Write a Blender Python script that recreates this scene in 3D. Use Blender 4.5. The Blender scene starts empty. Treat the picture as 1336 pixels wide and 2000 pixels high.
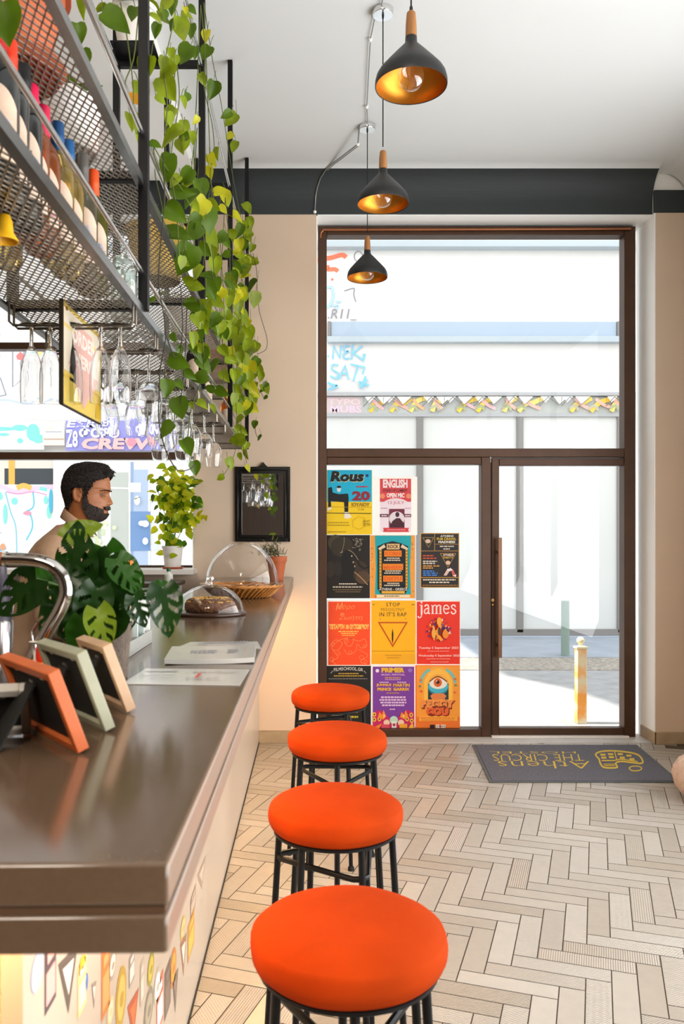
import bpy, math, random
from mathutils import Vector, Matrix
R = random.Random(7)
S = bpy.context.scene
COL = S.collection
PI = math.pi
F, VX, VY, EYE = 1620.0, 608.0, 1046.0, 1.45      # focal length in pixels, vanishing point, eye height

# ------------------------------------------------------------------ camera, exposure, sky, sun, lamps
cam = bpy.data.cameras.new('camera'); camo = bpy.data.objects.new('camera', cam); COL.objects.link(camo)
camo.location = (0, 0, EYE); camo.rotation_euler = (PI/2, 0, 0)
cam.sensor_fit = 'VERTICAL'; cam.sensor_height = 36; cam.sensor_width = 24
cam.lens = F/2000*36; cam.shift_x = (668-VX)/2000; cam.shift_y = (VY-1000)/2000
cam.clip_start = .05; cam.clip_end = 200
cam.dof.use_dof = True; cam.dof.focus_distance = 4.4; cam.dof.aperture_fstop = 7.0
S.camera = camo
vs = S.view_settings; vs.view_transform = 'Standard'; vs.look = 'None'; vs.exposure = 0.0; vs.gamma = 1; vs.use_curve_mapping = False
cy = S.cycles
cy.max_bounces = 10; cy.diffuse_bounces = 5; cy.glossy_bounces = 4; cy.transmission_bounces = 8; cy.transparent_max_bounces = 24
cy.caustics_reflective = False; cy.caustics_refractive = False; cy.sample_clamp_indirect = 6; cy.use_denoising = True

SKY = 2.6
W = bpy.data.worlds.new('sky'); S.world = W; W.use_nodes = True
wn = W.node_tree; bg = wn.nodes['Background']; bg.inputs[1].default_value = SKY
tc = wn.nodes.new('ShaderNodeTexCoord'); sp = wn.nodes.new('ShaderNodeSeparateXYZ'); rp = wn.nodes.new('ShaderNodeValToRGB')
wn.links.new(tc.outputs['Generated'], sp.inputs[0]); wn.links.new(sp.outputs['Z'], rp.inputs[0]); wn.links.new(rp.outputs[0], bg.inputs[0])
rp.color_ramp.elements[0].color = (1.0, .98, .95, 1); rp.color_ramp.elements[1].color = (.80, .90, 1.0, 1)

def lamp(name, kind, loc, rot, energy, color, **k):
    d = bpy.data.lights.new(name, kind); d.energy = energy; d.color = color
    for a, b in k.items(): setattr(d, a, b)
    o = bpy.data.objects.new(name, d); o.location = loc; o.rotation_euler = rot; COL.objects.link(o); return o
SUN_DIR = Vector((.574, -.012, -.819))
sun = lamp('sun', 'SUN', (-9, 8, 12), SUN_DIR.to_track_quat('-Z', 'Y').to_euler(), 8.5, (1, .95, .87), angle=.012)
lamp('warm_fill_light', 'AREA', (-.62, -1.6, 3.8), (math.radians(48), 0, -.25), 150, (1, .88, .74), shape='RECTANGLE', size=1.3, size_y=1.2)  # unseen lamp added behind the camera to brighten the room
lamp('side_fill_light', 'AREA', (2.95, 1.2, 1.55), (0, math.radians(90+22), 0), 350, (.96, .98, 1.0), shape='RECTANGLE', size=2.2, size_y=6.6)  # area light added outside the side window to brighten the interior
lamp('bar_back_lamp', 'AREA', (-1.9, 1.6, 3.75), (0, 0, 0), 28, (1, .83, .62), shape='RECTANGLE', size=.8, size_y=2.5)  # unseen lamp added over the back of the bar as fill
for nm, loc, rot, sx, sy in (('portal_door', (1.19, 6.25, 1.85), (-PI/2, 0, 0), 2.4, 3.7),
                             ('portal_window', (-1.9, 6.25, 2.45), (-PI/2, 0, 0), 2.2, 2.5)):
    p_ = lamp(nm, 'AREA', loc, rot, 1, (1, 1, 1), shape='RECTANGLE', size=sx, size_y=sy); p_.data.cycles.is_portal = True

# ------------------------------------------------------------------ materials
def lin(c):
    if isinstance(c, str):
        c = tuple(int(c[i:i+2], 16)/255 for i in (0, 2, 4))
    return tuple(x/12.92 if x <= .04045 else ((x+.055)/1.055)**2.4 for x in c)
MC = {}
def mat(name, color, rough=.6, metal=0, trans=0, ior=1.45, noise=0, nscale=8, bump=0, bscale=60, coat=0, sheen=0, translucent=0, emit=0, spec=.5, alpha=1, stretch=None):
    if name in MC: return MC[name]
    m = bpy.data.materials.new(name); m.use_nodes = True; n = m.node_tree; b = n.nodes['Principled BSDF']; MC[name] = m
    c = lin(color)
    def I(k, v):
        b.inputs[k].default_value = v
    I('Base Color', (*c, 1)); I('Roughness', rough); I('Metallic', metal); I('IOR', ior); I('Transmission Weight', trans)
    I('Specular IOR Level', spec)
    if coat: I('Coat Weight', coat); I('Coat Roughness', .08)
    if sheen: I('Sheen Weight', sheen); I('Sheen Roughness', .4)
    if emit: I('Emission Color', (*c, 1)); I('Emission Strength', emit)
    m.diffuse_color = (*c, 1)
    if noise or bump:
        t = n.nodes.new('ShaderNodeTexCoord'); src = t.outputs['Object']
        if stretch:
            mp = n.nodes.new('ShaderNodeMapping'); mp.inputs['Scale'].default_value = stretch; n.links.new(src, mp.inputs[0]); src = mp.outputs[0]
    if noise:
        z = n.nodes.new('ShaderNodeTexNoise'); z.inputs['Scale'].default_value = nscale; z.inputs['Detail'].default_value = 5; n.links.new(src, z.inputs[0])
        r = n.nodes.new('ShaderNodeValToRGB'); r.color_ramp.elements[0].position = .3; r.color_ramp.elements[1].position = .7
        r.color_ramp.elements[0].color = (*[x*(1-noise) for x in c], 1); r.color_ramp.elements[1].color = (*[min(1, x*(1+noise)) for x in c], 1)
        n.links.new(z.outputs['Fac'], r.inputs[0]); n.links.new(r.outputs[0], b.inputs['Base Color'])
    if bump:
        z2 = n.nodes.new('ShaderNodeTexNoise'); z2.inputs['Scale'].default_value = bscale; n.links.new(src, z2.inputs[0])
        bp = n.nodes.new('ShaderNodeBump'); bp.inputs['Strength'].default_value = bump; bp.inputs['Distance'].default_value = .01
        n.links.new(z2.outputs['Fac'], bp.inputs['Height']); n.links.new(bp.outputs[0], b.inputs['Normal'])
    if translucent:
        out = n.nodes['Material Output']; mx = n.nodes.new('ShaderNodeMixShader'); tr = n.nodes.new('ShaderNodeBsdfTranslucent')
        tr.inputs[0].default_value = (*c, 1); mx.inputs[0].default_value = translucent
        if noise: n.links.new(r.outputs[0], tr.inputs[0])
        n.links.new(b.outputs[0], mx.inputs[1]); n.links.new(tr.outputs[0], mx.inputs[2]); n.links.new(mx.outputs[0], out.inputs[0])
    return m
def thin_glass(name, tint=(1, 1, 1), refl=.9, base=.03, rough=0.0, edge=None, power=3.0):
    """clear sheet or shell: transparent, mirror-like towards grazing angles"""
    if name in MC: return MC[name]
    m = bpy.data.materials.new(name); m.use_nodes = True; n = m.node_tree; n.nodes.clear(); MC[name] = m
    out = n.nodes.new('ShaderNodeOutputMaterial'); mx = n.nodes.new('ShaderNodeMixShader'); t = n.nodes.new('ShaderNodeBsdfTransparent'); g = n.nodes.new('ShaderNodeBsdfGlossy')
    t.inputs[0].default_value = (*tint, 1); g.inputs['Roughness'].default_value = rough; g.inputs[0].default_value = (1, 1, 1, 1)
    lw = n.nodes.new('ShaderNodeLayerWeight'); lw.inputs[0].default_value = .5
    pw = n.nodes.new('ShaderNodeMath'); pw.operation = 'POWER'; pw.inputs[1].default_value = power; n.links.new(lw.outputs['Facing'], pw.inputs[0])
    ma = n.nodes.new('ShaderNodeMath'); ma.operation = 'MULTIPLY_ADD'; ma.inputs[1].default_value = refl; ma.inputs[2].default_value = base; ma.use_clamp = True
    n.links.new(pw.outputs[0], ma.inputs[0]); n.links.new(ma.outputs[0], mx.inputs[0]); n.links.new(t.outputs[0], mx.inputs[1]); n.links.new(g.outputs[0], mx.inputs[2]); n.links.new(mx.outputs[0], out.inputs[0])
    return m

# ------------------------------------------------------------------ mesh builder
def chain_offset(p):
    o = Vector((0, 0, 0))
    while p is not None:
        o += p.location; p = p.parent
    return o
class G:
    def __init__(s): s.v = []; s.f = []; s.m = []
    def add(s, vs_, fs, m=0):
        o = len(s.v); s.v += [tuple(x) for x in vs_]; s.f += [tuple(o+i for i in f) for f in fs]; s.m += [m]*len(fs); return s
    def box(s, x0, x1, y0, y1, z0, z1, m=0):
        return s.add([(x0,y0,z0),(x1,y0,z0),(x1,y1,z0),(x0,y1,z0),(x0,y0,z1),(x1,y0,z1),(x1,y1,z1),(x0,y1,z1)],
              [(0,3,2,1),(4,5,6,7),(0,1,5,4),(1,2,6,5),(2,3,7,6),(3,0,4,7)], m)
    def hexa(s, a, b, m=0):       # bottom quad a, top quad b
        return s.add(list(a)+list(b), [(0,3,2,1),(4,5,6,7),(0,1,5,4),(1,2,6,5),(2,3,7,6),(3,0,4,7)], m)
    def bar(s, p, q, w, h, m=0, up=(0,0,1)):
        p = Vector(p); q = Vector(q); d = (q-p).normalized(); u = Vector(up)
        if abs(d.dot(u)) > .98: u = Vector((0,1,0))
        x = d.cross(u).normalized()*(w/2); y = x.cross(d).normalized()*(h/2)
        return s.hexa([p-x-y, p+x-y, p+x+y, p-x+y], [q-x-y, q+x-y, q+x+y, q-x+y], m)
    def tube(s, pts, r, n=8, m=0, closed=False, cap=True):
        P = [Vector(p) for p in pts]; k = len(P); rs = r if isinstance(r, (list, tuple)) else [r]*k
        rings = []; N = None
        for i in range(k):
            if closed: d = P[(i+1)%k]-P[i-1]
            else: d = P[min(i+1,k-1)]-P[max(i-1,0)]
            if d.length < 1e-9: d = Vector((0,0,1))
            d.normalize()
            if N is None:
                N = d.orthogonal().normalized()
            else:
                N = (N-d*N.dot(d))
                N = N.normalized() if N.length > 1e-6 else d.orthogonal().normalized()
            B = d.cross(N)
            rings.append([P[i]+(N*math.cos(2*PI*j/n)+B*math.sin(2*PI*j/n))*rs[i] for j in range(n)])
        return s.loft(rings, m, closed, cap)
    def loft(s, rings, m=0, closed=False, cap=True):
        n = len(rings[0]); k = len(rings); fs = []
        for i in range(k if closed else k-1):
            a = i*n; b = ((i+1)%k)*n
            for j in range(n):
                fs.append((a+j, a+(j+1)%n, b+(j+1)%n, b+j))
        if cap and not closed:
            fs.append(tuple(range(n-1,-1,-1))); fs.append(tuple((k-1)*n+j for j in range(n)))
        return s.add([p for r_ in rings for p in r_], fs, m)
    def lathe(s, prof, c=(0,0,0), n=24, m=0, axis=None, wob=None):
        o = len(s.v); idx = []; c = Vector(c)
        A = Vector(axis).normalized() if axis else None
        q = Vector((0,0,1)).rotation_difference(A) if A else None
        for (r_, z) in prof:
            if r_ <= 1e-7:
                p = Vector((0,0,z)); p = q @ p if q else p
                s.v.append(tuple(c+p)); idx.append([len(s.v)-1]*n)
            else:
                row = []
                for j in range(n):
                    rr = r_*(wob(j, z) if wob else 1)
                    p = Vector((rr*math.cos(2*PI*j/n), rr*math.sin(2*PI*j/n), z)); p = q @ p if q else p
                    s.v.append(tuple(c+p)); row.append(len(s.v)-1)
                idx.append(row)
        for a, b in zip(idx, idx[1:]):
            for j in range(n):
                f = []
                for x in (a[j], a[(j+1)%n], b[(j+1)%n], b[j]):
                    if x not in f: f.append(x)
                if len(f) > 2: s.f.append(tuple(f)); s.m.append(m)
        return s
    def ell(s, c, r, nu=16, nv=10, m=0, rot=None):
        vs_ = []; fs = []
        for i in range(nv+1):
            t = PI*i/nv
            for j in range(nu):
                p = Vector((r[0]*math.sin(t)*math.cos(2*PI*j/nu), r[1]*math.sin(t)*math.sin(2*PI*j/nu), r[2]*math.cos(t)))
                if rot: p = rot @ p
                vs_.append(Vector(c)+p)
        for i in range(nv):
            for j in range(nu):
                fs.append((i*nu+j, (i+1)*nu+j, (i+1)*nu+(j+1)%nu, i*nu+(j+1)%nu))
        return s.add(vs_, fs, m)
    def xf(s, M, start=0):
        s.v[start:] = [tuple(M @ Vector(p)) for p in s.v[start:]]; return s
    def build(s, name, mats, parent=None, smooth=40, bevel=0, origin=None, seg=2):
        if not isinstance(mats, (list, tuple)): mats = [mats]
        off = chain_offset(parent) if parent is not None else Vector(origin if origin is not None else (0,0,0))
        if origin is None and parent is None:
            xs, ys, zs = zip(*s.v); off = Vector(((min(xs)+max(xs))/2, (min(ys)+max(ys))/2, min(zs)))
        me = bpy.data.meshes.new(name)
        me.from_pydata([tuple(Vector(p)-off) for p in s.v], [], s.f)
        for m_ in mats: me.materials.append(m_)
        me.polygons.foreach_set('material_index', s.m)
        if smooth:
            me.polygons.foreach_set('use_smooth', [True]*len(s.f))
            me.set_sharp_from_angle(angle=math.radians(smooth))
        me.validate(); me.update()
        o = bpy.data.objects.new(name, me); COL.objects.link(o)
        if parent is not None: o.parent = parent
        else: o.location = off
        if bevel:
            b = o.modifiers.new('bevel', 'BEVEL'); b.width = bevel; b.segments = seg; b.limit_method = 'ANGLE'; b.angle_limit = math.radians(40); b.harden_normals = False
        return o
def tag(o, label, cat, group=None, kind=None):
    o['label'] = label; o['category'] = cat
    if group: o['group'] = group
    if kind: o['kind'] = kind
    return o
def thing(name, label, cat, loc=(0,0,0), group=None):
    o = bpy.data.objects.new(name, None); COL.objects.link(o); o.location = loc; o.empty_display_size = .1
    return tag(o, label, cat, group)
def struct(o, label=None):
    o['kind'] = 'structure'
    if label: o['label'] = label
    return o
def plab(o, label): o['label'] = label; return o
def dup(o, loc, rotz=None, label=None, group=None):
    r = o.copy(); COL.objects.link(r); r.location = loc
    if rotz is not None: r.rotation_euler = (0, 0, rotz)
    if label: r['label'] = label
    if group: r['group'] = group
    for ch in list(o.children):
        c = ch.copy(); COL.objects.link(c); c.parent = r
        for gch in list(ch.children):
            d = gch.copy(); COL.objects.link(d); d.parent = c
    return r
def at(px, py, Y):      # where a line of sight of the photograph meets depth Y
    return Vector(((px-VX)*Y/F, Y, EYE-(py-VY)*Y/F))

# ------------------------------------------------------------------ lettering and flat artwork
TC = {}
def glyphs(txt, bold=0, shear=0, space=1.0):
    k = (txt, bold, shear, space)
    if k not in TC:
        c = bpy.data.curves.new('lettering', 'FONT'); c.body = txt; c.offset = bold; c.shear = shear; c.size = 1; c.resolution_u = 2; c.space_character = space
        o = bpy.data.objects.new('lettering', c); COL.objects.link(o); dg = bpy.context.evaluated_depsgraph_get(); dg.update()
        me = o.evaluated_get(dg).to_mesh(); v = [(p.co.x, p.co.y) for p in me.vertices]; f = [tuple(p.vertices) for p in me.polygons]
        o.evaluated_get(dg).to_mesh_clear(); bpy.data.objects.remove(o); bpy.data.curves.remove(c)
        TC[k] = (v, f)
    return TC[k]
class Art:
    """flat artwork in picture coordinates (x right, y down) laid on a surface by fn(x, y, layer)"""
    def __init__(s, fn, kind='ink', rough=.5, translucent=0):
        s.g = G(); s.fn = fn; s.cols = {}; s.mats = []; s.layer = 0; s.kind = kind; s.rough = rough; s.tr = translucent
    def slot(s, c):
        if c not in s.cols:
            s.cols[c] = len(s.mats); s.mats.append(mat('%s_%s' % (s.kind, c), c, s.rough, translucent=s.tr))
        return s.cols[c]
    def faces(s, pts, fs, c, up=True):
        if up: s.layer += 1
        s.g.add([s.fn(x, y, s.layer) for x, y in pts], fs, s.slot(c)); return s
    def poly(s, pts, c): return s.faces(pts, [tuple(range(len(pts)))], c)
    def rect(s, x0, y0, x1, y1, c): return s.poly([(x0,y0),(x0,y1),(x1,y1),(x1,y0)], c)
    def disc(s, x, y, rx, ry, c, n=24, a0=0, a1=360):
        P = [(x+rx*math.cos(math.radians(a0+(a1-a0)*i/n)), y-ry*math.sin(math.radians(a0+(a1-a0)*i/n))) for i in range(n+(0 if a1-a0 == 360 else 1))]
        return s.poly(P, c)
    def line(s, pts, w, c, closed=False):
        P = [Vector(p) for p in pts]; k = len(P); L = []; Rr = []
        for i in range(k):
            d = (P[(i+1)%k]-P[i-1]) if closed else (P[min(i+1,k-1)]-P[max(i-1,0)])
            d.normalize(); nn = Vector((-d.y, d.x))
            if 0 < i < k-1 or closed:
                e = (P[i]-P[i-1]).normalized(); cs = max(.5, abs(Vector((-e.y, e.x)).dot(nn))); 
            else: cs = 1
            L.append(P[i]+nn*w/2/cs); Rr.append(P[i]-nn*w/2/cs)
        fs = [(i, (i+1)%k, k+(i+1)%k, k+i) for i in range(k if closed else k-1)]
        return s.faces([tuple(p) for p in L+Rr], fs, c)
    def curve(s, pts, w, c, closed=False, n=6):
        P = [Vector(p) for p in pts]; k = len(P); out = []
        for i in range(k if closed else k-1):
            g = lambda j: P[j % k] if closed else P[max(0, min(k-1, j))]
            a, b, d, e = g(i-1), g(i), g(i+1), g(i+2)
            for q in range(n):
                t = q/n; out.append(tuple(.5*((2*b)+(d-a)*t+(2*a-5*b+4*d-e)*t*t+(3*b-a-3*d+e)*t*t*t)))
        if not closed: out.append(tuple(P[-1]))
        return s.line(out, w, c, closed)
    def ring(s, x, y, rx, ry, w, c, n=28):
        return s.line([(x+rx*math.cos(2*PI*i/n), y+ry*math.sin(2*PI*i/n)) for i in range(n)], w, c, True)
    def text(s, t, x0, y0, x1, y1, c, bold=.0, shear=0, space=1.0, arc=0, flip=False):
        v, f = glyphs(t, bold, shear, space)
        if not v: return s
        a = min(p[0] for p in v); b = max(p[0] for p in v); lo = min(p[1] for p in v); hi = max(p[1] for p in v)
        w = max(b-a, 1e-4); h = max(hi-lo, 1e-4)
        P = []
        for (x, y) in v:
            u = (x-a)/w; q = (y-lo)/h
            if flip: u, q = 1-u, 1-q
            P.append((x0+(x1-x0)*u, y1-(y1-y0)*q - arc*math.sin(PI*u)))
        return s.faces(P, f, c)
    def dashes(s, x0, y0, x1, h, c, n=6, seed=1):
        r = random.Random(seed); x = x0; pts = []; fs = []
        tot = (x1-x0)/n
        while x < x1-1:
            w = min(x1-x, tot*r.uniform(.5, 1.2)); o = len(pts)
            pts += [(x, y0), (x, y0+h), (x+w*.82, y0+h), (x+w*.82, y0)]; fs.append((o, o+1, o+2, o+3)); x += w
        return s.faces(pts, fs, c)
    def build(s, name, parent=None, origin=None):
        return s.g.build(name, s.mats, parent, smooth=0, origin=origin)
def on_plane(Y, step=.0004):
    return lambda x, y, l: ((x-VX)*Y/F, Y-l*step, EYE-(y-VY)*Y/F)
# ------------------------------------------------------------------ the room
plaster = mat('cream_plaster', (.80, .71, .62), .75, bump=.08, bscale=25, noise=.03, nscale=2)
white_pl = mat('white_plaster', (.97, .965, .95), .7, bump=.05, bscale=30)
dark_pl = mat('charcoal_plaster', (.165, .188, .19), .6, bump=.05, bscale=25)
ceil_m = mat('ceiling_paint', (.865, .875, .872), .7, noise=.015, nscale=1.2)
stone = mat('tan_stone', (.62, .54, .43), .5, noise=.12, nscale=14)
brown = mat('bronze_frame', (.275, .178, .115), .42, metal=.35, noise=.12, nscale=9)
pane = thin_glass('window_glass', refl=.5, base=.015, power=4)
YW = 5.80; ZC = 3.98; ZL = 3.695
# floor: herringbone of textured porcelain planks
def floor_material():
    m = bpy.data.materials.new('porcelain_planks'); m.use_nodes = True; n = m.node_tree; b = n.nodes['Principled BSDF']; L = n.links
    def attr(k):
        a = n.nodes.new('ShaderNodeAttribute'); a.attribute_name = k; return a
    def M(op, a, b_=0, c=None):
        x = n.nodes.new('ShaderNodeMath'); x.operation = op
        for i, q in enumerate((a, b_, c)):
            if q is None: continue
            if isinstance(q, (int, float)): x.inputs[i].default_value = q
            else: L.new(q, x.inputs[i])
        return x.outputs[0]
    uv = attr('tile_uv'); s3 = n.nodes.new('ShaderNodeSeparateXYZ'); L.new(uv.outputs['Vector'], s3.inputs[0]); u, v = s3.outputs[0], s3.outputs[1]
    kind = attr('tile_kind').outputs['Fac']; tone = attr('tile_tone').outputs['Fac']
    tri = lambda q, p: M('ABSOLUTE', M('SUBTRACT', M('FRACT', M('DIVIDE', q, p)), .5))
    wave = lambda q, p: M('SINE', M('MULTIPLY', q, 2*PI/p))
    zig = wave(M('ADD', u, M('MULTIPLY', tri(v, .020), .020)), .011)
    dots = M('MULTIPLY', wave(u, .0125), wave(v, .0125))
    lines = wave(v, .0085)
    diag = wave(M('ADD', u, v), .0105)
    cross = wave(u, .0078)
    is_ = lambda k: M('COMPARE', kind, k, .2)
    h = M('MULTIPLY', zig, is_(1))
    for k, q in ((2, dots), (3, lines), (4, diag), (5, cross)): h = M('ADD', h, M('MULTIPLY', q, is_(k)))
    nz = n.nodes.new('ShaderNodeTexNoise'); nz.inputs['Scale'].default_value = 28; nz.inputs['Detail'].default_value = 6; L.new(uv.outputs['Vector'], nz.inputs[0])
    nb = n.nodes.new('ShaderNodeTexNoise'); nb.inputs['Scale'].default_value = 1.6; tcg = n.nodes.new('ShaderNodeTexCoord'); L.new(tcg.outputs['Object'], nb.inputs[0])
    val = M('ADD', M('ADD', M('MULTIPLY', tone, .13), .79), M('MULTIPLY', M('SUBTRACT', nz.outputs['Fac'], .5), .14))
    val = M('ADD', val, M('MULTIPLY', M('SUBTRACT', nb.outputs['Fac'], .5), .10))
    val = M('ADD', val, M('MULTIPLY', h, .07))
    rgb = n.nodes.new('ShaderNodeMix'); rgb.data_type = 'RGBA'; rgb.blend_type = 'MULTIPLY'; rgb.inputs['Factor'].default_value = 1
    cr = n.nodes.new('ShaderNodeValToRGB'); cr.color_ramp.elements[0].color = (*lin((.66, .615, .555)), 1); cr.color_ramp.elements[1].color = (*lin((.70, .67, .63)), 1)
    L.new(tone, cr.inputs[0]); L.new(cr.outputs[0], rgb.inputs['A'])
    cmb = n.nodes.new('ShaderNodeCombineColor'); [L.new(val, cmb.inputs[i]) for i in range(3)]; L.new(cmb.outputs[0], rgb.inputs['B'])
    L.new(rgb.outputs['Result'], b.inputs['Base Color'])
    b.inputs['Roughness'].default_value = .32
    bp = n.nodes.new('ShaderNodeBump'); bp.inputs['Strength'].default_value = .4; bp.inputs['Distance'].default_value = .002
    L.new(M('ADD', h, nz.outputs['Fac']), bp.inputs['Height']); L.new(bp.outputs[0], b.inputs['Normal'])
    return m
def build_floor():
    g = G(); g.box(-3.0, 2.75, -3.2, 6.0, -.1, -.0022, 0)
    W_, th, X0, Y0 = .0799, -.33167, .8028, 3.1724
    c, s_ = math.cos(th), math.sin(th); gap = .0019
    tone, kind, uvs = [0]*6, [0]*6, [(0,0,0)]*24
    r = random.Random(5)
    def P(u, v): return (X0+W_*(u*c+v*s_), Y0-W_*(v*c-u*s_))
    for k in range(-130, 131):
        for n in range(-40, 41):
            for hz in (0, 1):
                u0 = k; v0 = -k+8*n+4*hz; du, dv = (4, 1) if hz else (1, 4)
                cx, cy_ = P(u0+du/2, v0+dv/2)
                if not (-.62 < cx < 2.9 and -3.3 < cy_ < 6.1): continue
                e = gap/W_
                q = [P(u0+e, v0+e), P(u0+du-e, v0+e), P(u0+du-e, v0+dv-e), P(u0+e, v0+dv-e)]
                if min(p[0] for p in q) < -.75 or max(p[0] for p in q) > 2.74 or max(p[1] for p in q) > 6.09: continue
                ox, oy = r.uniform(0, 9), r.uniform(0, 9)
                loc = [(e, e), (du-e, e), (du-e, dv-e), (e, dv-e)]
                if not hz: loc = [(b_, a_) for a_, b_ in loc]
                g.add([(x, y, 0) for x, y in q], [(0, 1, 2, 3)], 1)
                t = r.random(); kd = r.choice((0, 0, 3, 3, 4, 4, 5, 2, 2)) if r.random() > .10 else 1
                tone.append(t if kd != 1 else 1.0); kind.append(kd); uvs += [(a_*W_+0, b_*W_, ox) for a_, b_ in loc]
    o = g.build('floor', [mat('grout', (.33, .28, .23), .9), floor_material()], smooth=0, origin=(0,0,0))
    me = o.data
    me.attributes.new('tile_tone', 'FLOAT', 'FACE').data.foreach_set('value', [float(x) for x in tone])
    me.attributes.new('tile_kind', 'FLOAT', 'FACE').data.foreach_set('value', [float(x) for x in kind])
    me.attributes.new('tile_uv', 'FLOAT_VECTOR', 'CORNER').data.foreach_set('vector', [x for u in uvs for x in u])
    return struct(o, 'pale porcelain plank floor laid in herringbone')
build_floor()
struct(G().box(.04, 2.39, YW-.01, 6.12, -.02, .004).build('threshold', mat('pale_stone', (.72, .70, .68), .5, noise=.06), bevel=.002), 'pale stone threshold strip under the glass door')['kind'] = 'structure'

# front wall: two piers, lintel, window parapet, with the dark band and its cove above
g = G(); g.box(-.823, .036, YW, 6.1, 0, ZL, 0).box(2.395, 2.75, YW-.03, 6.1, 0, ZL, 0)
g.box(-3.1, -.823, YW, 6.1, 0, 1.19, 0)
g.box(-3.1, 2.75, YW+.004, 6.1, ZL, 4.3, 1)
struct(g.build('wall_front', [plaster, white_pl], smooth=0, origin=(0, YW, 0)), 'cream plaster shopfront wall')
# white reveals around the door opening
g = G(); g.box(.036, .044, YW+.002, 6.1, .0, ZL, 0).box(2.387, 2.395, YW-.028, 6.1, .0, ZL, 0).box(.036, 2.395, YW+.002, 6.1, ZL-.008, ZL, 0)
g.box(-.831, -.823, YW+.002, 6.1, 1.19, ZL, 0)
struct(g.build('trim_1', white_pl, smooth=0, origin=(0, YW, 0)), 'white reveals of the openings')
def cove(x0, x1, yface, name, m):
    g = G(); n = 16; zc0 = 3.775; prof = [(yface, ZL), (yface, zc0)]
    for i in range(1, n+1):
        a = PI/2*i/n; prof.append((yface-.19*(1-math.cos(a)), zc0+(ZC-zc0)*math.sin(a)))
    k = 13                                    # paint edge on the cove
    vs_ = []; fs = []; ms = []
    for (y, z) in prof: vs_ += [(x0, y, z), (x1, y, z)]
    for i in range(len(prof)-1): g.add([vs_[2*i], vs_[2*i+1], vs_[2*i+3], vs_[2*i+2]], [(0, 1, 2, 3)], 0 if i < k else 1)
    return struct(g.build(name, m, smooth=60, origin=(0, YW, ZL)), 'dark charcoal coved band above the door')
cove(-3.0, 2.385, YW-.002, 'trim_2', [dark_pl, ceil_m])
g = G(); g.box(2.385, 2.62, YW-.028, YW-.004, ZL, 3.86, 0)
struct(g.build('trim_3', dark_pl, bevel=.012), 'charcoal block over the right pier')
# ceiling with a rounded right edge
g = G(); g.box(-3.1, 2.9, -3.3, 6.1, ZC, ZC+.25, 0)
n = 12; pr = [(2.62-.20*(1-math.sin(PI/2*i/n)), ZC-.20*(1-math.cos(PI/2*i/n))) for i in range(n+1)]
ring = [(x, z) for x, z in pr] + [(2.62, ZC-.0)]
for a, b in zip(pr, pr[1:]): g.add([(a[0], -3.2, a[1]), (a[0], YW-.03, a[1]), (b[0], YW-.03, b[1]), (b[0], -3.2, b[1])], [(0, 1, 2, 3)], 0)
struct(g.build('ceiling', ceil_m, smooth=40, origin=(0, 0, ZC)), 'pale grey ceiling')
struct(G().box(-3.0, -.787, -3.0, 5.68, 3.88, ZC).build('trim_4', mat('white_soffit', (.95, .94, .92), .6), bevel=.004), 'white dropped soffit above the bar')
# other walls: right wall with a long side window (beside and behind the viewpoint), back wall, left wall
RX = 2.60
g = G(); g.box(RX, 2.75, 4.5, YW-.03, 0, ZC).box(RX, 2.75, -3.2, -2.1, 0, ZC).box(RX, 2.75, -2.1, 4.5, 0, .45).box(RX, 2.75, -2.1, 4.5, 3.45, ZC)
struct(g.build('wall_right', mat('grey_green_wall', (.72, .72, .69), .7), smooth=0), 'right wall')
g = G()
for y in (-2.1, -.45, 1.2, 2.85, 4.45): g.box(2.64, 2.70, y, y+.06, .45, 3.45)
for z in (.45, 2.4, 3.39): g.box(2.64, 2.70, -2.1, 4.5, z, z+.06)
w3 = struct(g.build('window_2', brown, bevel=.003), 'side window'); plab(G().box(2.668, 2.672, -2.1, 4.5, .45, 3.45).build('glass_pane', pane, w3), 'clear glass')
struct(G().box(-3.1, 2.75, -3.35, -3.2, 0, ZC).build('wall_back', mat('dark_wood_panel', (.20, .15, .11), .5, noise=.2, nscale=5, stretch=(6, 6, .4)), smooth=0), 'dark panelled back wall')
struct(G().box(-3.15, -3.0, -3.2, 6.1, -.1, ZC).build('wall_left', mat('taupe_wall', (.42, .37, .32), .7), smooth=0), 'left wall')
struct(G().box(-.366, .036, YW-.014, YW, 0, .083).box(-.366, .036, YW-.011, YW, .083, .088).build('baseboard_left', stone, bevel=.003), 'tan stone baseboard left of the door')
struct(G().box(2.383, 2.62, YW-.046, YW-.03, 0, .085).box(2.378, 2.395, YW-.046, 6.0, 0, .085).build('baseboard_right', stone, bevel=.003), 'tan stone baseboard at the right pier')

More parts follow.
